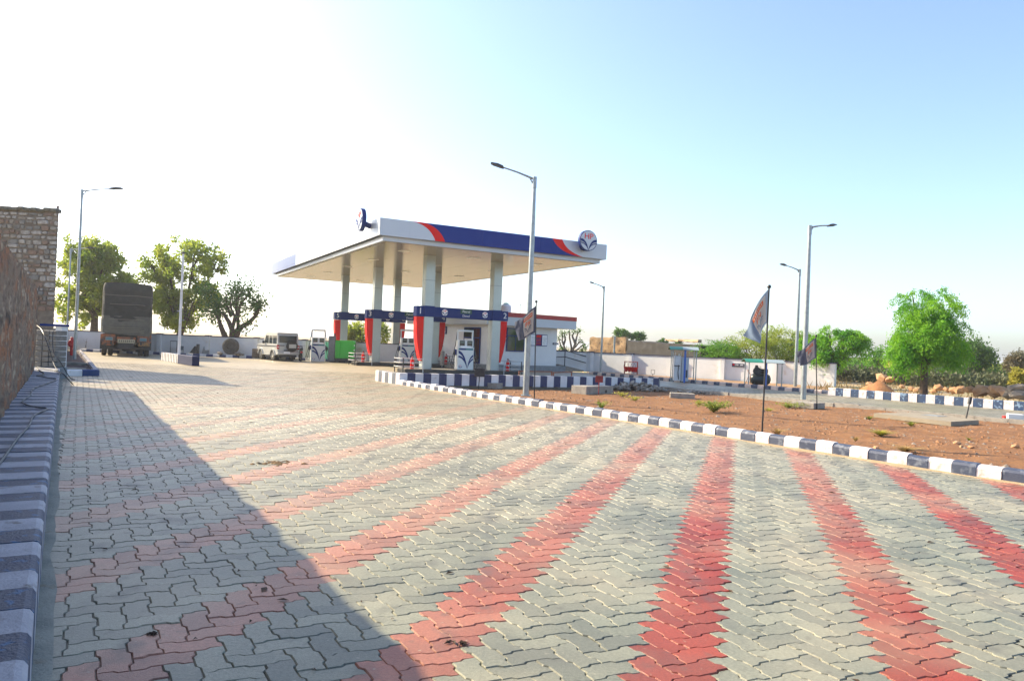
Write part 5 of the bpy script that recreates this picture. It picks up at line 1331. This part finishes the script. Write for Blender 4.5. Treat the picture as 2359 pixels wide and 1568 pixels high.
rr_ = .27; zc_ = AT(*f8(580, 985), D2).z; hl = (AT(*f8(672, 985), D2).x - AT(*f8(487, 985), D2).x) / 2
TK = mat('tank_black', (.025, .032, .03), rough=.35)
MB().tube([(-hl, 0, zc_), (-hl + .05, 0, zc_), (-hl + .16, 0, zc_), (hl - .16, 0, zc_), (hl - .05, 0, zc_), (hl, 0, zc_)], [rr_ * .3, rr_ * .75, rr_, rr_, rr_ * .75, rr_ * .3], 18).build('tank', TK, cp)
for x_ in (-hl * .6, hl * .6): MB().box((x_, 0, zc_ / 2 - .08), (.06, .4, zc_ - .16)).build('foot', TK, cp)
MB().lathe([(.14, 0), (.14, .2), (.08, .22), (.1, .3), (.06, .44)], 12, Matrix.Translation((-hl * .4, 0, zc_ + rr_ - .03))).build('pump_head', BLACK, cp)
MB().lathe([(.12, -.16), (.12, .16)], 12, Matrix.Translation((hl * .35, 0, zc_ + rr_ + .12)) @ Matrix.Rotation(PI / 2, 4, 'Y')).build('motor', BLACK, cp)
MB().lathe([(.2, -.02), (.2, .02)], 16, Matrix.Translation((-hl * .4, -.2, zc_ + rr_ + .12)) @ Matrix.Rotation(PI / 2, 4, 'X')).build('flywheel', BLACK, cp)
MB().tube([(-hl * .4, 0, zc_ + .6), (0, .05, zc_ + .62), (.1, 0, zc_ + rr_)], .016, 6).build('pipe', GALV, cp)
o0 = AT(*f8(460, 900), D2); o = MB().tube([(0, 0, .0), (.05, -.05, -.25), (-.12, 0, -.75), (.14, 0, -.78), (.13, -.03, -.2), (0, 0, .02)], .014, 6).build('orange_hose', mat('orange_hose', (.5, .17, .05), rough=.6), None, o0); tag(o, 'thin orange air hose hung on the left post of the compressor shelter', 'hose')
# wall sign by compressor
a = AT(*f8(315, 838), 41.6); c = AT(*f8(432, 868), 40.6)
wan = math.atan2((BWR - BWC).y, (BWR - BWC).x)
def wpt(px, py, off=.0):
    n = Vector((math.sin(wan), -math.cos(wan), 0)); p0 = BWC + n * off; d = ray(px, py); t_ = (p0 - Vector((0, 0, E))).dot(n) / d.dot(n); return Vector((0, 0, E)) + d * t_
a = wpt(*f8(315, 838), .1); c = wpt(*f8(432, 868), .1)
t = empty('wall_sign', (a.x, a.y, 0), wan, label='small navy and red notice plate on the sunlit boundary wall', cat='sign')
L = (Vector((c.x, c.y)) - Vector((a.x, a.y))).length; zc_ = (a.z + c.z) / 2 - .02
MB().box((L / 2, 0, zc_), (L, .02, .2)).build('plate', NAVY, t); MB().box((L * .13, -.013, zc_ + .03), (L * .16, .006, .07)).build('red_mark', RED, t)
for (x_, w_, z_) in ((.37, .28, .03), (.36, .3, -.04), (.76, .24, .04), (.76, .3, -.03)): MB().box((L * x_, -.013, zc_ + z_), (L * w_, .006, .028)).build('text_line', LETW if z_ > 0 else CEM, t)
# fire bucket stand
a, c = wpt(*c7(868, 940), .9), wpt(*c7(1045, 950), .9); a.z = c.z = 0; d = c - a; L = d.length
zt = wpt(*c7(865, 762), .9).z
t = empty('fire_bucket_stand', a, math.atan2(d.y, d.x), label='dark red stand frame for fire buckets before the white wall', cat='stand')
for x_ in (0, L): MB().box((x_, 0, zt / 2), (.05, .05, zt)).build('post', REDD, t)
MB().box((L / 2, 0, zt), (L + .06, .05, .04)).build('top_bar', REDD, t)
posn = ('leftmost', 'second from left', 'third from left', 'rightmost')
bk = [.12, .40, .66, .86]
for k in range(4):
    pp = a + d * bk[k]
    bt = empty('fire_bucket', (pp.x, pp.y, zt - .62), 0, label='%s of the four red fire buckets hanging on the stand' % posn[k], cat='bucket', group='red fire buckets on the stand')
    MB().lathe([(.05, -.02), (.1, .02), (.16, .28), (.17, .30)], 14).build('pail', mat('bucket_red', (.6, .01, .012), rough=.4), bt)
    MB().tube([(-.16, 0, .29), (-.12, 0, .48), (0, 0, .60), (.12, 0, .48), (.16, 0, .29)], .01, 5).build('handle', LAMPD, bt)
a = wpt(*c7(1262, 955), .7); a.z = 0
t = empty('small_frame_sign', a, wan, label='tiny empty metal frame on a post near the sunlit wall', cat='sign'); zt = wpt(*c7(1262, 880), .7).z
MB().cyl((0, 0, 0), (0, 0, zt * .4), .02, 6).build('post', LAMPD, t)
for x_ in (-.12, .12): MB().box((x_, 0, zt * .7), (.02, .02, zt * .6)).build('bar', LAMPD, t)
for z_ in (.4, 1): MB().box((0, 0, zt * z_), (.26, .02, .02)).build('bar', LAMPD, t)

# ------------------------------------------------------------------ beyond the walls: ruins, house
D = 62.
def ruin(px0, px1, ptL, ptR, D0, D1, mt, name, label, th=.4, cat='ruined wall', zb=-.3):
    a = AT(px0, 800, D0); c = AT(px1, 800, D1); z0 = AT(px0, ptL, D0).z; z1 = AT(px1, ptR, D1).z
    a.z = c.z = zb; d = (c - a); L = d.length; n = Vector((d.y, -d.x, 0)).normalized()
    o = rough_wall(name, a, d.normalized(), n, L, lambda s: z0 + (z1 - z0) * s / L + .1 * mn.noise(Vector((s * 2, 1, 4))), th, mt, .3, .1, zb)
    tag(o, label, cat); return o
ruin(1357, 1442, 777, 776, 60, 58, mat('tan_mud_stone', (.50, .34, .18), (.38, .24, .12), 2.6, .95, 1.0, 9, dirt=(.22, .15, .09), dscale=5, dlo=.55, dhi=.65), 'ruined_stone_wall', 'roofless tan rubble wall end beyond the boundary wall', .4)  # tan is the rubble's own colour
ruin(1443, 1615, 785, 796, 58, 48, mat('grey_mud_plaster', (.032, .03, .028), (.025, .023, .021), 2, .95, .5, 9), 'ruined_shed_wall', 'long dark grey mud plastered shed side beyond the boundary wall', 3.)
ruin(1530, 1608, 784, 788, 54.0, 49.6, mat('tan_parapet', (.45, .33, .2), (.38, .27, .16), 3, .95), 'ruined_parapet', 'pale tan parapet strip on top of the dark shed', .3, zb=2.45)
o0 = AT(2077, 860, 75); t = empty('distant_house', (o0.x, 75, 0), rad(15), label='small pink house far off left of the big green tree', cat='house')
PK = mat('pink_wash', (.55, .20, .14), (.48, .17, .12), 2, .9)
MB().box((0, 0, .6), (2.6, 2, 2.0)).build('wall', PK, t); MB().box((-1.6, .3, .5), (1.1, 2, 1.2)).build('side_wall', PK, t); MB().box((.3, -1.02, .5), (.4, .06, .8)).build('window', BLACK, t); MB().box((0, 0, 1.65), (2.7, 2.1, .1)).build('roof', CONC, t)
for (px, py, pr_) in ((2010, 848, 0),):
    o0 = AT(2030, 850, 80); t = empty('distant_house', (o0.x, 80, 0), rad(-10), label='tiny reddish far house roof behind bushes', cat='house'); MB().box((0, 0, .8), (2.2, 2, 1.9)).build('wall', PK, t); MB().box((0, 0, 1.8), (2.3, 2.1, .12)).build('roof', CONC, t)

# rocks and mound on the verge
VR = random.Random(5)
vd = (Vector((18.5, 26.0, 0)) - Vector((13.6, 31.6, 0))).normalized(); vn = Vector((-vd.y, vd.x, 0))
if vn.x < 0: vn = -vn
mo = G(2035, 897, .0); mo = AT(2035, 890, 33.0)
vs = []; fs = []
n = 14
for i in range(n + 1):
    for j in range(n + 1):
        u, v = i / n * 2 - 1, j / n * 2 - 1; r_ = math.hypot(u, v)
        vs.append((u * 1.5, v * 1.3, -.35 + max(0, (1 - r_)) ** .8 * 1.15 + .1 * mn.noise(Vector((u * 3, v * 3, 0)))))
for i in range(n):
    for j in range(n): a = i * (n + 1) + j; fs.append((a, a + n + 1, a + n + 2, a + 1))
o = MB().add(vs, fs, True).build('earth_mound', mat('mound_earth', (.42, .19, .07), (.33, .14, .06), 3, .95, .8, 14), None, (mo.x, 33.5, -.1)); tag(o, 'reddish brown heap of earth behind the tall kerb', 'mound')
k = 0
rk = [(1992, 884, .20), (2018, 868, .28), (2035, 872, .2), (2062, 888, .14), (2100, 895, .17), (2112, 898, .15), (2150, 900, .15), (2163, 893, .2), (2180, 897, .17), (2197, 898, .2), (2212, 897, .22), (2232, 896, .2), (2262, 900, .35), (2285, 905, .26), (2300, 898, .3), (2318, 906, .26), (2332, 905, .33), (2350, 908, .33), (2288, 893, .2), (2345, 894, .3)]
for (px, py, r_) in rk:
    Dk = 36.5 - (px - 1990) / 368 * 8.2
    q = AT(px, py, Dk); z_ = max(q.z, r_ * .3)
    far = px < 2080
    o = link('boulder', (ROCKS if px < 2320 else ROCKG)[k % 5], None, (q.x, Dk - (.6 if far else 0), z_)); o.scale = (r_ * 1.3, r_ * 1.1, r_ * 1.1); o.rotation_euler = (rnd.uniform(-.4, .4), rnd.uniform(-.4, .4), k * 1.3)
    lab = ['orange boulder standing left at the foot of the earth mound', 'boulder crowning the earth mound', 'smaller boulder on the right top of the earth mound', 'tan rock right of the earth mound', 'tan rock left of the big tree trunk', 'small tan rock touching the big tree trunk on its left', 'small tan rock right of the big tree trunk', 'pale peaked rock right of the tree trunk', 'brown rock in the row right of the trunk', 'low tan rock in the middle of the verge row', 'broad tan rock in the verge row', 'rounded rock left of the big sunlit boulder', 'big sunlit orange boulder behind the kerb', 'tan boulder right of the biggest orange one', 'pointed orange boulder near the leaning stake', 'brown boulder behind the kerb far right', 'dark grey boulder at the right edge', 'rightmost dark boulder at the picture edge', 'pointed pale rock on top of the far right pile', 'dark upper boulder in the far right pile'][k]
    tag(o, lab, 'boulder', 'boulders on the verge behind the tall kerb'); k += 1
# dirt verge behind the kerb and rise behind
vg = MB().slab([(13.9, 31.9), (18.8, 26.3), (31, 12), (80, 20), (80, 90), (6, 90), (5.5, 49.5), (17.5, 39.9), (16.8, 39.3)], -.34, .06).build('verge', GRND, kind='structure')
st_ = MB().slab([(4.9, 44.2), (13.9, 32.5), (14.6, 32.4), (17.2, 39.3), (5.3, 48.7)], -.34, .05).build('shelter_strip', mat('strip_dirt', (.34, .2, .1), (.26, .16, .08), 2, .95, .6, 20), kind='structure')
b = MB()
for k in range(2600):
    x = VR.uniform(13, 34); y = VR.uniform(16, 60)
    if x / y > .8 or x / y < .4: continue
    p_ = Vector((x, y, 0)); 
    if (p_ - Vector((13.6, 31.6, 0))).dot(vn) < .5: continue
    h = VR.uniform(.1, .5); a = VR.uniform(0, 6.3); w_ = .03
    b.add([(x - w_, y, .02), (x + w_, y, .02), (x + math.cos(a) * h * .5, y + math.sin(a) * h * .4, h)], [(0, 1, 2)])
tag(b.build('dry_grass', GRD, kind='stuff'), 'dry straw coloured grass over the verge and field at right', 'grass')

# ------------------------------------------------------------------ trees
def leaf_mat(name, c1, c2, tr=.45):
    return mat(name, c1, c2, 1.1, .65, lo=.38, hi=.62, trans=tr)
def tree(name, base, H, cw, ch, cz, label, lm, nclump, per, leaf, seed, trunk_r=.12, droop=0., fork=.35, lobes=None, cat='tree', group=None, dens=1., branches=9, flatb=.0, strand=0):
    rr = np.random.RandomState(seed); rp = random.Random(seed)
    t = empty(name, base, 0, label=label, cat=cat, group=group)
    lobes = lobes or [(0, 0, cz, cw, ch)]
    # clump centres near the crown's surface and inside
    C = []
    while len(C) < nclump:
        lx, ly, lz, lw, lh = lobes[rr.randint(len(lobes))]
        d = rr.normal(size=3); d /= np.linalg.norm(d); r_ = rr.uniform(.35, 1) ** .45
        p = np.array([lx + d[0] * lw * r_, ly + d[1] * lw * r_, lz + d[2] * lh * r_])
        p += .12 * lw * rr.normal(size=3)
        if d[2] < -.5 and rr.rand() < flatb: continue
        C.append(p)
    C = np.array(C)
    # wood: trunk, limbs to a subset of clumps
    b = MB(); fk = H * fork
    lean = Vector((rp.uniform(-.06, .06) * H, 0, fk))
    b.tube([(0, 0, -.3), (lean.x * .3, 0, fk * .5), lean], [trunk_r * 1.25, trunk_r, trunk_r * .85], 8)
    pick = rr.permutation(len(C))[:branches * 5]
    mains = []
    for k in range(branches):
        a = 2 * PI * k / branches + rp.uniform(-.3, .3); lx, ly, lz, lw, lh = lobes[k % len(lobes)]
        e = Vector((lx + math.cos(a) * lw * .5, ly + math.sin(a) * lw * .5, lz + rp.uniform(-.1, .5) * lh))
        mid = lean.lerp(e, .5) + Vector((rp.uniform(-.1, .1), rp.uniform(-.1, .1), -.05 * H * rp.random()))
        b.tube([lean - Vector((0, 0, .1)), mid, e], [trunk_r * .55, trunk_r * .35, trunk_r * .16], 6); mains.append((mid, e))
    for k in pick:
        c = Vector(C[k]); m_ = min(mains, key=lambda q: (q[0].lerp(q[1], .7) - c).length); s_ = m_[0].lerp(m_[1], rp.uniform(.3, 1))
        b.tube([s_, s_.lerp(c, .5) + Vector((0, 0, rp.uniform(-.1, .15))), c], [trunk_r * .16, trunk_r * .1, trunk_r * .04], 4)
    b.build('trunk', BARK, t)
    # leaves
    n = nclump * per
    cen = np.repeat(C, per, 0); cs = lobes[0][3] * .16 * dens
    off = rr.normal(size=(n, 3)) * cs
    if strand:
        s = rr.rand(n); ang = np.repeat(rr.rand(nclump) * 2 * PI, per) + rr.normal(size=n) * .7
        out = np.stack([np.cos(ang), np.sin(ang), np.zeros(n)], 1)
        off = off * .6 + out * (s * strand)[:, None]; off[:, 2] -= (s ** 2) * strand * droop
    P = cen + off
    d1 = rr.normal(size=(n, 3)); d1[:, 2] -= droop * 1.2; d1 /= np.linalg.norm(d1, axis=1)[:, None]
    d2 = np.cross(d1, rr.normal(size=(n, 3))); d2 /= np.linalg.norm(d2, axis=1)[:, None]
    L = leaf * rr.uniform(.6, 1.3, n)[:, None]; wv = L * (.28 if strand else .45)
    v = np.stack([P, P + d1 * L * .5 + d2 * wv * .5, P + d1 * L, P + d1 * L * .5 - d2 * wv * .5], 1).reshape(-1, 3)
    me = bpy.data.meshes.new('crown'); me.vertices.add(n * 4); me.vertices.foreach_set('co', v.ravel())
    me.loops.add(n * 4); me.loops.foreach_set('vertex_index', np.arange(n * 4)); me.polygons.add(n)
    me.polygons.foreach_set('loop_start', np.arange(n) * 4); me.polygons.foreach_set('loop_total', np.full(n, 4)); me.update()
    me.materials.append(lm); link('crown', me, t)
    return t
LBIG = leaf_mat('leaf_bright', (.09, .30, .008), (.22, .46, .012), .5)
LMID = leaf_mat('leaf_mid', (.08, .24, .012), (.15, .32, .02), .5)
LYEL = leaf_mat('leaf_yellow_green', (.32, .36, .04), (.20, .29, .03), .65)
LDRK = leaf_mat('leaf_dark', (.05, .13, .02), (.10, .19, .03), .45)
LFAR = leaf_mat('leaf_far', (.10, .16, .05), (.14, .19, .07), .35)
LBRN = leaf_mat('leaf_brown', (.16, .13, .07), (.12, .12, .06), .3)
def tr_at(px, pyt, D, z=0.): p = AT(px, 800, D); return Vector((p.x, D, z)), ZAT(px, pyt, D)
def W_(npx, D): return npx * D / FPX
# big round tree at right
D = 31.; b0, H = tr_at(2131, 647, D)
tree('green_tree', b0, H, W_(96, D), W_(100, D), ZAT(2133, 755, D), 'big round bright green drooping tree behind the tall kerb', LBIG, 290, 160, .13, 11, .15, droop=1.1, fork=.3, branches=10, strand=.5, dens=.5,
     lobes=[(0.02, 0, ZAT(2133, 722, D), W_(62, D), W_(58, D)), (-.72, 0, ZAT(2060, 765, D), W_(36, D), W_(50, D)), (.66, 0, ZAT(2190, 760, D), W_(38, D), W_(52, D)), (.15, .3, ZAT(2133, 700, D), W_(66, D), W_(42, D)), (-.3, -.6, ZAT(2100, 745, D), W_(50, D), W_(44, D)), (.3, -.3, ZAT(2160, 770, D), W_(46, D), W_(40, D)), (-1.0, 0, ZAT(2062, 808, D), W_(30, D), W_(38, D)), (1.15, 0, ZAT(2205, 800, D), W_(28, D), W_(40, D)), (-.4, .3, ZAT(2110, 800, D), W_(40, D), W_(30, D)), (.6, .2, ZAT(2165, 800, D), W_(34, D), W_(30, D))])
D = 40.; b0, H = tr_at(1922, 742, D)
tree('green_tree', b0, H, 1, 1, 1, 'medium green tree just behind the right end of the white wall', LBIG, 130, 140, .15, 12, .16, droop=.9, fork=.25, branches=8, strand=.5, dens=.5,
     lobes=[(.2, 0, ZAT(1945, 782, D), W_(42, D), W_(30, D)), (-.9, .4, ZAT(1885, 805, D), W_(34, D), W_(42, D)), (1.1, 0, ZAT(1985, 785, D), W_(26, D), W_(26, D)), (.1, .4, ZAT(1935, 825, D), W_(40, D), W_(24, D))])
# feathery bushes behind the sunlit wall
for k, (px, pt, D, w, h, lab, lm, sd) in enumerate(((1655, 788, 48, 48, 30, 'dark feathery bush spilling over the wall beside the grey shed', LMID, 21), (1735, 762, 48, 62, 40, 'yellow green feathery bush behind the compressor shelter', LYEL, 22), (1800, 752, 48, 60, 48, 'tall loose feathery bush behind the flag pole', LYEL, 23), (1860, 765, 48, 45, 42, 'green bush behind the wall left of the medium tree', LMID, 24))):
    b0, H = tr_at(px, pt, D)
    tree('feathery_bush', b0, H, W_(w, D), W_(h, D), ZAT(px, pt + h * 1.0, D), lab, lm, 120, 70, .15, sd, .07, droop=.1, fork=.2, branches=11, strand=.75, dens=.5, cat='bush', group='bushes beyond the boundary wall')
# trees over the ruin
for (px, pt, D, w, h, lab, sd, lobes_) in ((1448, 757, 78, 32, 13, 'small flat topped tree above the ruined wall', 31, None), (1543, 783, 80, 20, 8, 'tiny low treetop above the dark shed', 32, None)):
    b0, H = tr_at(px, pt, D)
    lb = [(-.8, 0, ZAT(px, pt + h, D), W_(w * .5, D), W_(h * .8, D)), (.9, 0, ZAT(px, pt + h * 1.3, D), W_(w * .45, D), W_(h * .8, D))]
    tree('distant_tree', b0, H, 1, 1, 1, lab, LDRK, 60, 60, .22, sd, .12, fork=.6, lobes=lb, branches=5)
# right background
D = 55.; b0, H = tr_at(2245, 785, D); tree('round_tree', b0, H, W_(36, D), W_(34, D), ZAT(2245, 822, D), 'dark rounded tree right behind the big green one', LDRK, 110, 90, .2, 41, .15, fork=.35, branches=8)
D = 60.; b0, H = tr_at(2012, 800, D); tree('thin_tree', b0, H, W_(28, D), W_(24, D), ZAT(2012, 828, D), 'thin see-through tree between the medium and big trees', LMID, 50, 40, .2, 42, .1, fork=.3, branches=9)
D = 42.; b0, H = tr_at(2352, 806, D); tree('brown_tree', b0, H, W_(30, D), W_(28, D), ZAT(2352, 840, D), 'brownish half bare tree at the right picture edge', LBRN, 90, 80, .13, 43, .1, fork=.3, branches=9)
for (px, pt, D, w, h, lab, lm, sd, cat_) in ((1975, 838, 58, 40, 18, 'low mid green bush right of the medium tree', LMID, 51, 'bush'), (2060, 852, 70, 36, 14, 'low bush in front of the pink house', LFAR, 52, 'bush'), (2200, 850, 60, 50, 18, 'dark hedge bush right of the big trunk', LDRK, 53, 'bush'), (2290, 856, 56, 45, 20, 'wide dark bush at right beyond the boulders', LDRK, 54, 'bush'), (2300, 835, 75, 34, 22, 'pale yellowish bush before the far right tree', LYEL, 55, 'bush'), (2110, 850, 66, 34, 16, 'yellow green bush directly behind the big trunk', LYEL, 56, 'bush'), (2350, 850, 34, 14, 22, 'tall pale grass clump at the right picture edge', GRS, 57, 'grass'), (1950, 850, 62, 30, 14, 'grey green low bush at the end of the wall', LFAR, 58, 'bush')):
    b0, H = tr_at(px, pt, D); tree('low_bush', b0, H, W_(w, D), W_(h, D), ZAT(px, pt + h, D), lab, lm, 60, 70, .18, sd, .05, fork=.2, branches=6, cat=cat_)
# dark hedge strip far right
b = MB(); hg = random.Random(3)
for k in range(9000):
    px = hg.uniform(1925, 2330); D = 50 - (px - 1925) / 400 * 8 + hg.uniform(-.8, .8); z = abs(hg.gauss(0, .3)) + hg.uniform(0, .35)
    x = AT(px, 800, D).x; r_ = .1; a = hg.uniform(0, 6.3)
    b.add([(x - r_ * math.cos(a), D - r_ * math.sin(a), z), (x + r_ * math.cos(a), D + r_ * math.sin(a), z + hg.uniform(-.05, .05)), (x + hg.uniform(-.1, .1), D, z + .16)], [(0, 1, 2)])
tag(b.build('scrub_hedge', leaf_mat('leaf_scrub', (.13, .13, .055), (.07, .10, .04), .3), kind='stuff'), 'low dark scrub hedge crossing the field behind the trees', 'hedge')
# far wooded horizon
b = MB()
for k in range(16000):
    px = hg.uniform(1900, 2600); D = 110 + hg.uniform(-8, 8); z = (1 - hg.random() ** 2) * (1.3 + .9 * mn.noise(Vector((px * .02, 0, 0))))
    x = AT(px, 800, D).x; r_ = .3
    b.add([(x - r_, D, z), (x + r_, D + .2, z), (x, D, z + .45)], [(0, 1, 2)])
tag(b.build('far_scrub', LFAR, kind='stuff'), 'hazy far line of scrub on the right horizon', 'scrub')
# left side trees (backlit)
D = 56.; b0, H = tr_at(215, 540, D)
tree('leafy_tree', b0, H, 1, 1, 1, 'broad backlit tree left of the lorry behind the wall', LYEL, 330, 62, .30, 61, .28, fork=.3, branches=10, dens=.5,
     lobes=[(-.6, 0, ZAT(190, 630, D), W_(62, D), W_(80, D)), (.9, 0, ZAT(235, 650, D), W_(58, D), W_(75, D)), (-.2, .5, ZAT(200, 590, D), W_(40, D), W_(42, D)), (-1.5, 0, ZAT(160, 680, D), W_(55, D), W_(75, D)), (2., 0, ZAT(275, 690, D), W_(40, D), W_(55, D))])
D = 55.; b0, H = tr_at(405, 545, D)
tree('leafy_tree', b0, H, 1, 1, 1, 'tall open backlit tree right of the lorry with visible limbs', LYEL, 270, 55, .28, 62, .26, fork=.22, branches=12, dens=.45,
     lobes=[(.1, 0, ZAT(415, 600, D), W_(70, D), W_(48, D)), (2.0, 0, ZAT(480, 610, D), W_(44, D), W_(52, D)), (-1.6, 0, ZAT(350, 620, D), W_(42, D), W_(38, D)), (1.6, .2, ZAT(470, 690, D), W_(44, D), W_(34, D)), (-.9, 0, ZAT(370, 690, D), W_(32, D), W_(34, D)), (.3, 0, ZAT(420, 740, D), W_(36, D), W_(16, D))])
# pruned tree
D = 53.; b0, H = tr_at(540, 650, D)
t = empty('pruned_tree', b0, 0, label='lopped tree with stubby limbs and small leaf tufts right of the open tree', cat='tree')
def cl(x, y): return ((200 + x / 3.92) / 1.27566, (700 + y / 3.92) / 1.27566)
def loc_(x, y): p = AT(*cl(x, y), D); return Vector((p.x - b0.x, rnd.uniform(-.4, .4), p.z))
b = MB()
limbs = [[(1890, 1160), (1885, 1050), (1860, 960), (1790, 860), (1650, 850), (1540, 810)], [(1890, 1060), (1930, 900), (1880, 780), (1870, 600)], [(1885, 1040), (1950, 900), (1930, 700), (1945, 540)], [(1890, 1120), (1960, 1030), (2080, 960), (2160, 880), (2215, 790), (2180, 720)], [(1960, 1030), (1970, 900), (2000, 760), (2080, 640), (2100, 570)],
         [(1820, 1160), (1760, 1020), (1740, 900), (1700, 800)], [(1930, 1160), (1990, 1060), (2060, 980)], [(2160, 880), (2150, 800), (2130, 720)], [(1930, 760), (1990, 680), (2010, 580)], [(1880, 900), (1830, 760), (1830, 640)]]
tips = []
for L_ in limbs:
    P = [loc_(*q) for q in L_]; P[0].y = 0; n = len(P)
    b.tube(P, [.22 * (1 - .75 * i / (n - 1)) * (1 if L_[0][1] > 1100 else .6) for i in range(n)], 7); tips += P[-2:]
b.tube([(loc_(1890, 1160).x, 0, 0), (loc_(1890, 1160).x, 0, loc_(1890, 1150).z)], [.26, .24], 8)
b.build('trunk', BARK, t)
rr = np.random.RandomState(9); lf = MB()
for p_ in tips + [loc_(1600, 590), loc_(1560, 620), loc_(1720, 720), loc_(1740, 810), loc_(1700, 860), loc_(2190, 740), loc_(1990, 800), loc_(1960, 620)] * 2:
    for k in range(60):
        c = p_ + Vector(rr.normal(size=3)) * .34; d_ = Vector(rr.normal(size=3)).normalized() * .2; e_ = d_.orthogonal().normalized() * .07
        lf.add([c, c + d_ * .5 + e_, c + d_, c + d_ * .5 - e_], [(0, 1, 2, 3)])
lf.build('crown', LDRK, t)
D = 60.; b0, H = tr_at(838, 742, D)
tree('leafy_tree', b0, H, 1, 1, 1, 'yellowish tree seen between the two leftmost canopy columns', LYEL, 110, 50, .24, 63, .15, fork=.3, branches=8, lobes=[(-.2, 0, ZAT(828, 768, D), W_(34, D), W_(26, D)), (1.3, 0, ZAT(870, 766, D), W_(20, D), W_(22, D)), (-1.0, 0, ZAT(805, 775, D), W_(18, D), W_(20, D))])
# bare tree right of office
D = 54.; b0, H = tr_at(1306, 762, D)
t = empty('bare_tree', b0, 0, label='small bare tree with knobby twigs right of the office', cat='tree')
b = MB(); tp2 = []
def c4(x, y): p = AT((1150 + x / 3.932) / 1.27566, (850 + y / 3.932) / 1.27566, D); return Vector((p.x - b0.x, rnd.uniform(-.3, .3), p.z))
for L_ in ([(2060, 800), (2010, 700), (1975, 600), (1975, 500)], [(2060, 800), (2080, 680), (2060, 560), (2055, 490)], [(2060, 800), (2120, 620), (2150, 520), (2170, 480)], [(2080, 700), (2130, 660), (2175, 600)], [(2010, 740), (1950, 640), (1930, 560)], [(2070, 740), (2140, 700), (2210, 640)], [(2120, 620), (2090, 540), (2120, 480)], [(1990, 640), (2010, 580), (2000, 520)], [(2180, 760), (2200, 700), (2230, 660)]):
    P = [c4(*q) for q in L_]; n = len(P); b.tube(P, [.09 * (1 - .7 * i / (n - 1)) + .01 for i in range(n)], 6); tp2 += P[-1:]
b.tube([(c4(2060, 800).x, 0, 0), c4(2060, 800)], [.14, .11], 8); b.build('trunk', mat('pale_bark', (.22, .18, .14), (.15, .12, .09), 6, .9), t)
lf = MB()
for p_ in tp2 + [c4(1960, 680), c4(1990, 720), c4(2030, 700), c4(2190, 720), c4(2220, 700)]:
    for k in range(50):
        c = p_ + Vector(rr.normal(size=3)) * .13; d_ = Vector(rr.normal(size=3)).normalized() * .12; e_ = d_.orthogonal().normalized() * .04
        lf.add([c, c + d_ * .5 + e_, c + d_, c + d_ * .5 - e_], [(0, 1, 2, 3)])
lf.build('crown', LDRK, t)

# ------------------------------------------------------------------ the dusty air
hz = bpy.data.materials.new('dusty_air'); hz.use_nodes = True; N = hz.node_tree.nodes
for n_ in list(N):
    if n_.type == 'BSDF_PRINCIPLED': N.remove(n_)
pv = N.new('ShaderNodeVolumePrincipled'); pv.inputs['Color'].default_value = (.93, .95, 1, 1); pv.inputs['Density'].default_value = .00055; pv.inputs['Anisotropy'].default_value = .3
hz.node_tree.links.new(pv.outputs[0], N['Material Output'].inputs['Volume'])
MB().box((0, 1100, 4.3), (3060, 2860, 11.6)).build('haze', hz, kind='stuff')
